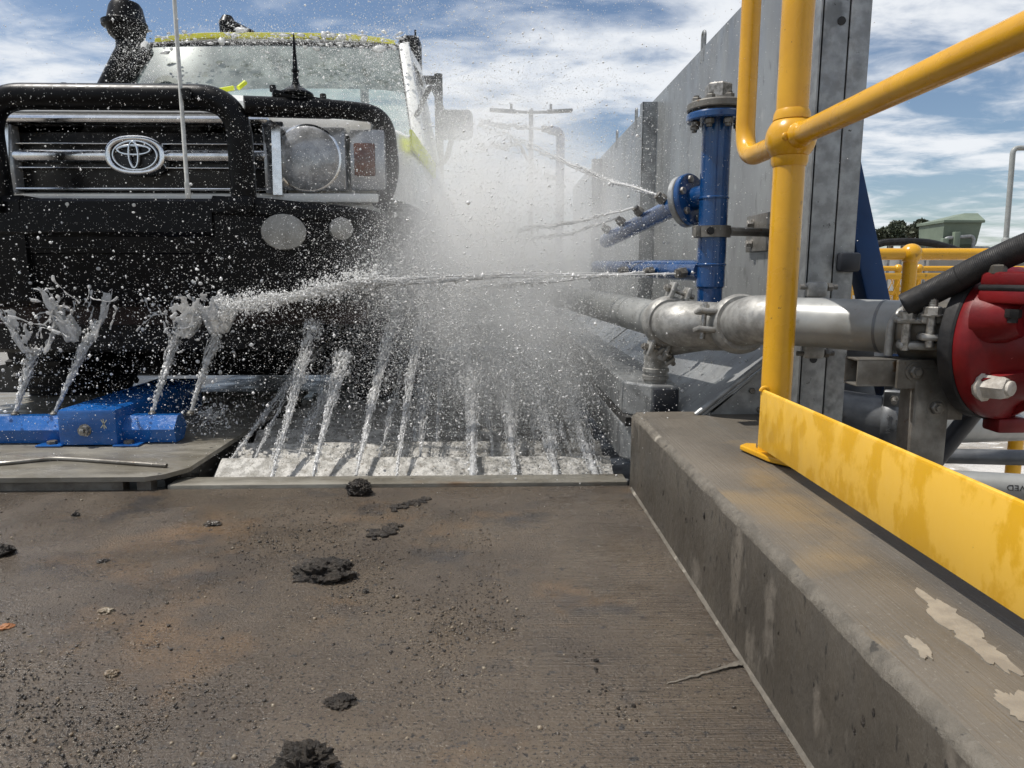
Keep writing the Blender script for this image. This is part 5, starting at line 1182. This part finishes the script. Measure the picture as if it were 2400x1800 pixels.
# loose spray: tens of thousands of drops hanging in the air
def gauss(n, c, s): return rng.normal(c, s, (n, 3))
def seg_cloud(n, pairs):
    return np.concatenate([gauss(int(n*w), c, s) for (w, c, s) in pairs])
NV = 80000
P = np.stack([rng.uniform(-2.1, -.2, NV), rng.uniform(1.75, 2.45, NV), rng.uniform(.10, 1.75, NV)], 1)
keep = rng.random(NV) < (.34+.66*np.clip((P[:, 0]+1.1)/.9, 0, 1))*np.clip(1.15-.35*P[:, 2], .3, 1)
A = P[keep]
B = seg_cloud(62000, [(.34, (-.02, 2.75, .62), (.30, .42, .32)), (.2, (-.28, 2.5, .42), (.26, .22, .18)), (.18, (.18, 2.45, .30), (.24, .25, .16)), (.16, (-.25, 3.0, 1.15), (.34, .35, .28)), (.12, (.45, 2.6, .75), (.22, .4, .3))])
Cc = seg_cloud(16000, [(.4, (-.2, 3.2, 1.75), (.6, .6, .35)), (.35, (-.9, 3.1, 1.75), (.55, .5, .2)), (.25, (.3, 2.8, 1.6), (.45, .5, .3))])
Dd = np.stack([rng.uniform(.35, .8, 1500), rng.uniform(1.85, 2.3, 1500), rng.uniform(.25, 1.3, 1500)], 1)
# splashing sheets of drops over the windscreen and roof edge
Fv = []
for k in range(42):
    c = at(random.choice([random.uniform(330, 880), random.uniform(560, 900)]), 75+abs(random.gauss(0, 55)), Y=4.25); n = 260
    d = rng.normal(0, 1, (n, 3))*np.array([random.uniform(.03, .1), .05, random.uniform(.015, .05)]); Fv.append(np.array(c)+np.array((0, -.12, 0))+d)
for k in range(26):
    c = at(random.gauss(300, 45), random.gauss(105, 35), Y=3.95); n = 110
    Fv.append(np.array(c)+rng.normal(0, 1, (n, 3))*np.array([.035, .05, .03]))
for k in range(22):
    c = at(random.gauss(900, 45), random.gauss(190, 60), Y=3.7); n = 300; Fv.append(np.array(c)+rng.normal(0, 1, (n, 3))*np.array([.06, .07, .06]))
Fv = np.concatenate(Fv)
allp = np.concatenate([A, B, Cc, Dd, Fv]); allp = allp[(allp[:, 2] > .02) & (allp[:, 1] > 1.5)]
# grainy heart of the mist: clumpy clouds of very fine drops and streaks blown off the jets
G = seg_cloud(420000, [(.40, (.02, 3.1, .82), (.27, .45, .33)), (.22, (-.15, 2.75, .55), (.26, .28, .2)), (.28, (.13, 2.42, .3), (.26, .22, .17)), (.18, (-.15, 3.4, 1.2), (.32, .4, .28))])
def vnoise(P, s, sd):
    r_ = np.random.default_rng(sd); g_ = r_.random((24, 24, 24)); Q = P*s+50; i = np.floor(Q).astype(int); f = Q-i; f = f*f*(3-2*f); o = 0
    for a in (0, 1):
        for b_ in (0, 1):
            for c in (0, 1):
                w = (f[:, 0] if a else 1-f[:, 0])*(f[:, 1] if b_ else 1-f[:, 1])*(f[:, 2] if c else 1-f[:, 2]); o = o+w*g_[(i[:, 0]+a) % 24, (i[:, 1]+b_) % 24, (i[:, 2]+c) % 24]
    return o
den = .5*vnoise(G, 4.5, 1)+.3*vnoise(G, 10, 2)+.2*vnoise(G, 24, 3)
G = G[rng.random(len(G)) < np.clip((den-.36)*4.2, .04, 1)][:190000]
St = []
for k in range(260):
    o_ = np.array((rng.uniform(-.5, .45), rng.uniform(2.3, 3.2), rng.uniform(.15, .6))); d_ = np.array((rng.normal(0, .28), rng.normal(.15, .2), rng.uniform(.5, 1.2))); d_ /= np.linalg.norm(d_); n = 90
    St.append(o_+d_*rng.uniform(0, rng.uniform(.12, .4), (n, 1))+rng.normal(0, .006, (n, 3)))
St = np.concatenate(St)
G = np.concatenate([G, St]); G = G[(G[:, 2] > .03) & (G[:, 0] < .8)]
TET = (np.array([(1, 1, 1), (1, -1, -1), (-1, 1, -1), (-1, -1, 1)], float)*.75, np.array([(0, 1, 2), (0, 2, 3), (0, 3, 1), (1, 3, 2)]))
stuff(blobs('fine_spray', G, np.minimum(.0005+rng.exponential(.0005, len(G)), .004), 'drop', TET, .25), 'dense grainy burst of fine drops between vehicle and wall', 'spray')
rr = .0003+rng.exponential(.00036, len(allp)); big = rng.random(len(allp)) < .009; rr[big] += rng.exponential(.0016, big.sum()); rr = np.minimum(rr*np.clip(allp[:, 1]/2.3, .8, 1.7), .0065)
stuff(blobs('spray_drops', allp, rr, 'drop', OCT, .12), 'fine white water drops filling the air around the vehicle', 'spray')
# foam blobs running over the roof edge and windscreen top
P = []; r_ = []
for k in range(200):
    x = random.uniform(340, 880) if k % 3 else random.uniform(560, 880); p = at(x, 78+abs(random.gauss(0, 22)), Y=4.52); P.append((p.x, p.y+random.gauss(-.06, .03), p.z)); r_.append(.003+random.expovariate(1/.005))
stuff(blobs('roof_splash', P, np.minimum(r_, .02), 'foam', ICO, .25, np.stack([rng.uniform(.8, 2.2, 200), np.ones(200)*.6, rng.uniform(.4, 1.2, 200)], 1)), 'ragged pale water splashing over the roof edge and windscreen top', 'splash')

# ------------------------------------------------------------------ mist cloud between vehicle and wall
m = bpy.data.materials.new('water_mist'); m.use_nodes = True; t_ = m.node_tree; t_.nodes.clear(); oo = N(t_, 'ShaderNodeOutputMaterial')
pv_ = N(t_, 'ShaderNodeVolumePrincipled'); pv_.inputs['Color'].default_value = (1, 1, .99, 1); pv_.inputs['Anisotropy'].default_value = 0.0
tcv = N(t_, 'ShaderNodeTexCoord'); dens = None
def lobe(c, s, amp):
    global dens
    mp_ = N(t_, 'ShaderNodeMapping', vector_type='POINT'); mp_.inputs['Location'].default_value = [-a/b_ for a, b_ in zip(c, s)]; mp_.inputs['Scale'].default_value = [1/b_ for b_ in s]
    L(t_, tcv.outputs['Object'], mp_.inputs[0]); ln = N(t_, 'ShaderNodeVectorMath', operation='LENGTH'); L(t_, mp_.outputs[0], ln.inputs[0])
    mr = N(t_, 'ShaderNodeMapRange', interpolation_type='SMOOTHERSTEP', ins={1: 1., 2: 0., 3: 0., 4: amp}); L(t_, ln.outputs['Value'], mr.inputs[0])
    if dens is None: dens = mr.outputs[0]
    else:
        a = N(t_, 'ShaderNodeMath', operation='ADD'); L(t_, dens, a.inputs[0]); L(t_, mr.outputs[0], a.inputs[1]); dens = a.outputs[0]
lobe((.02, 3.35, .78), (.84, 1.35, .82), 3.0)
lobe((-.14, 2.9, .66), (.62, .7, .52), 1.1)
lobe((.14, 2.62, .34), (.5, .55, .42), 1.1)
lobe((-.12, 3.5, 1.05), (.72, 1.1, .6), .22)
nv = N(t_, 'ShaderNodeTexNoise', ins={'Scale': 4.2, 'Detail': 4, 'Roughness': .62}); L(t_, tcv.outputs['Object'], nv.inputs['Vector'])
mv = N(t_, 'ShaderNodeMapRange', ins={1: .36, 2: .64, 3: .12, 4: 1.8}); L(t_, nv.outputs[0], mv.inputs[0])
mu = N(t_, 'ShaderNodeMath', operation='MULTIPLY'); L(t_, dens, mu.inputs[0]); L(t_, mv.outputs[0], mu.inputs[1]); L(t_, mu.outputs[0], pv_.inputs['Density']); L(t_, pv_.outputs[0], oo.inputs['Volume'])
M['mist'] = m
b = MB(); b.bb(-.95, .838, 2.2, 5.75, .03, 2.15)
mist = b.build('spray_mist', 'mist', smooth=0); stuff(mist, 'bright white cloud of water mist between vehicle and splash wall', 'mist')
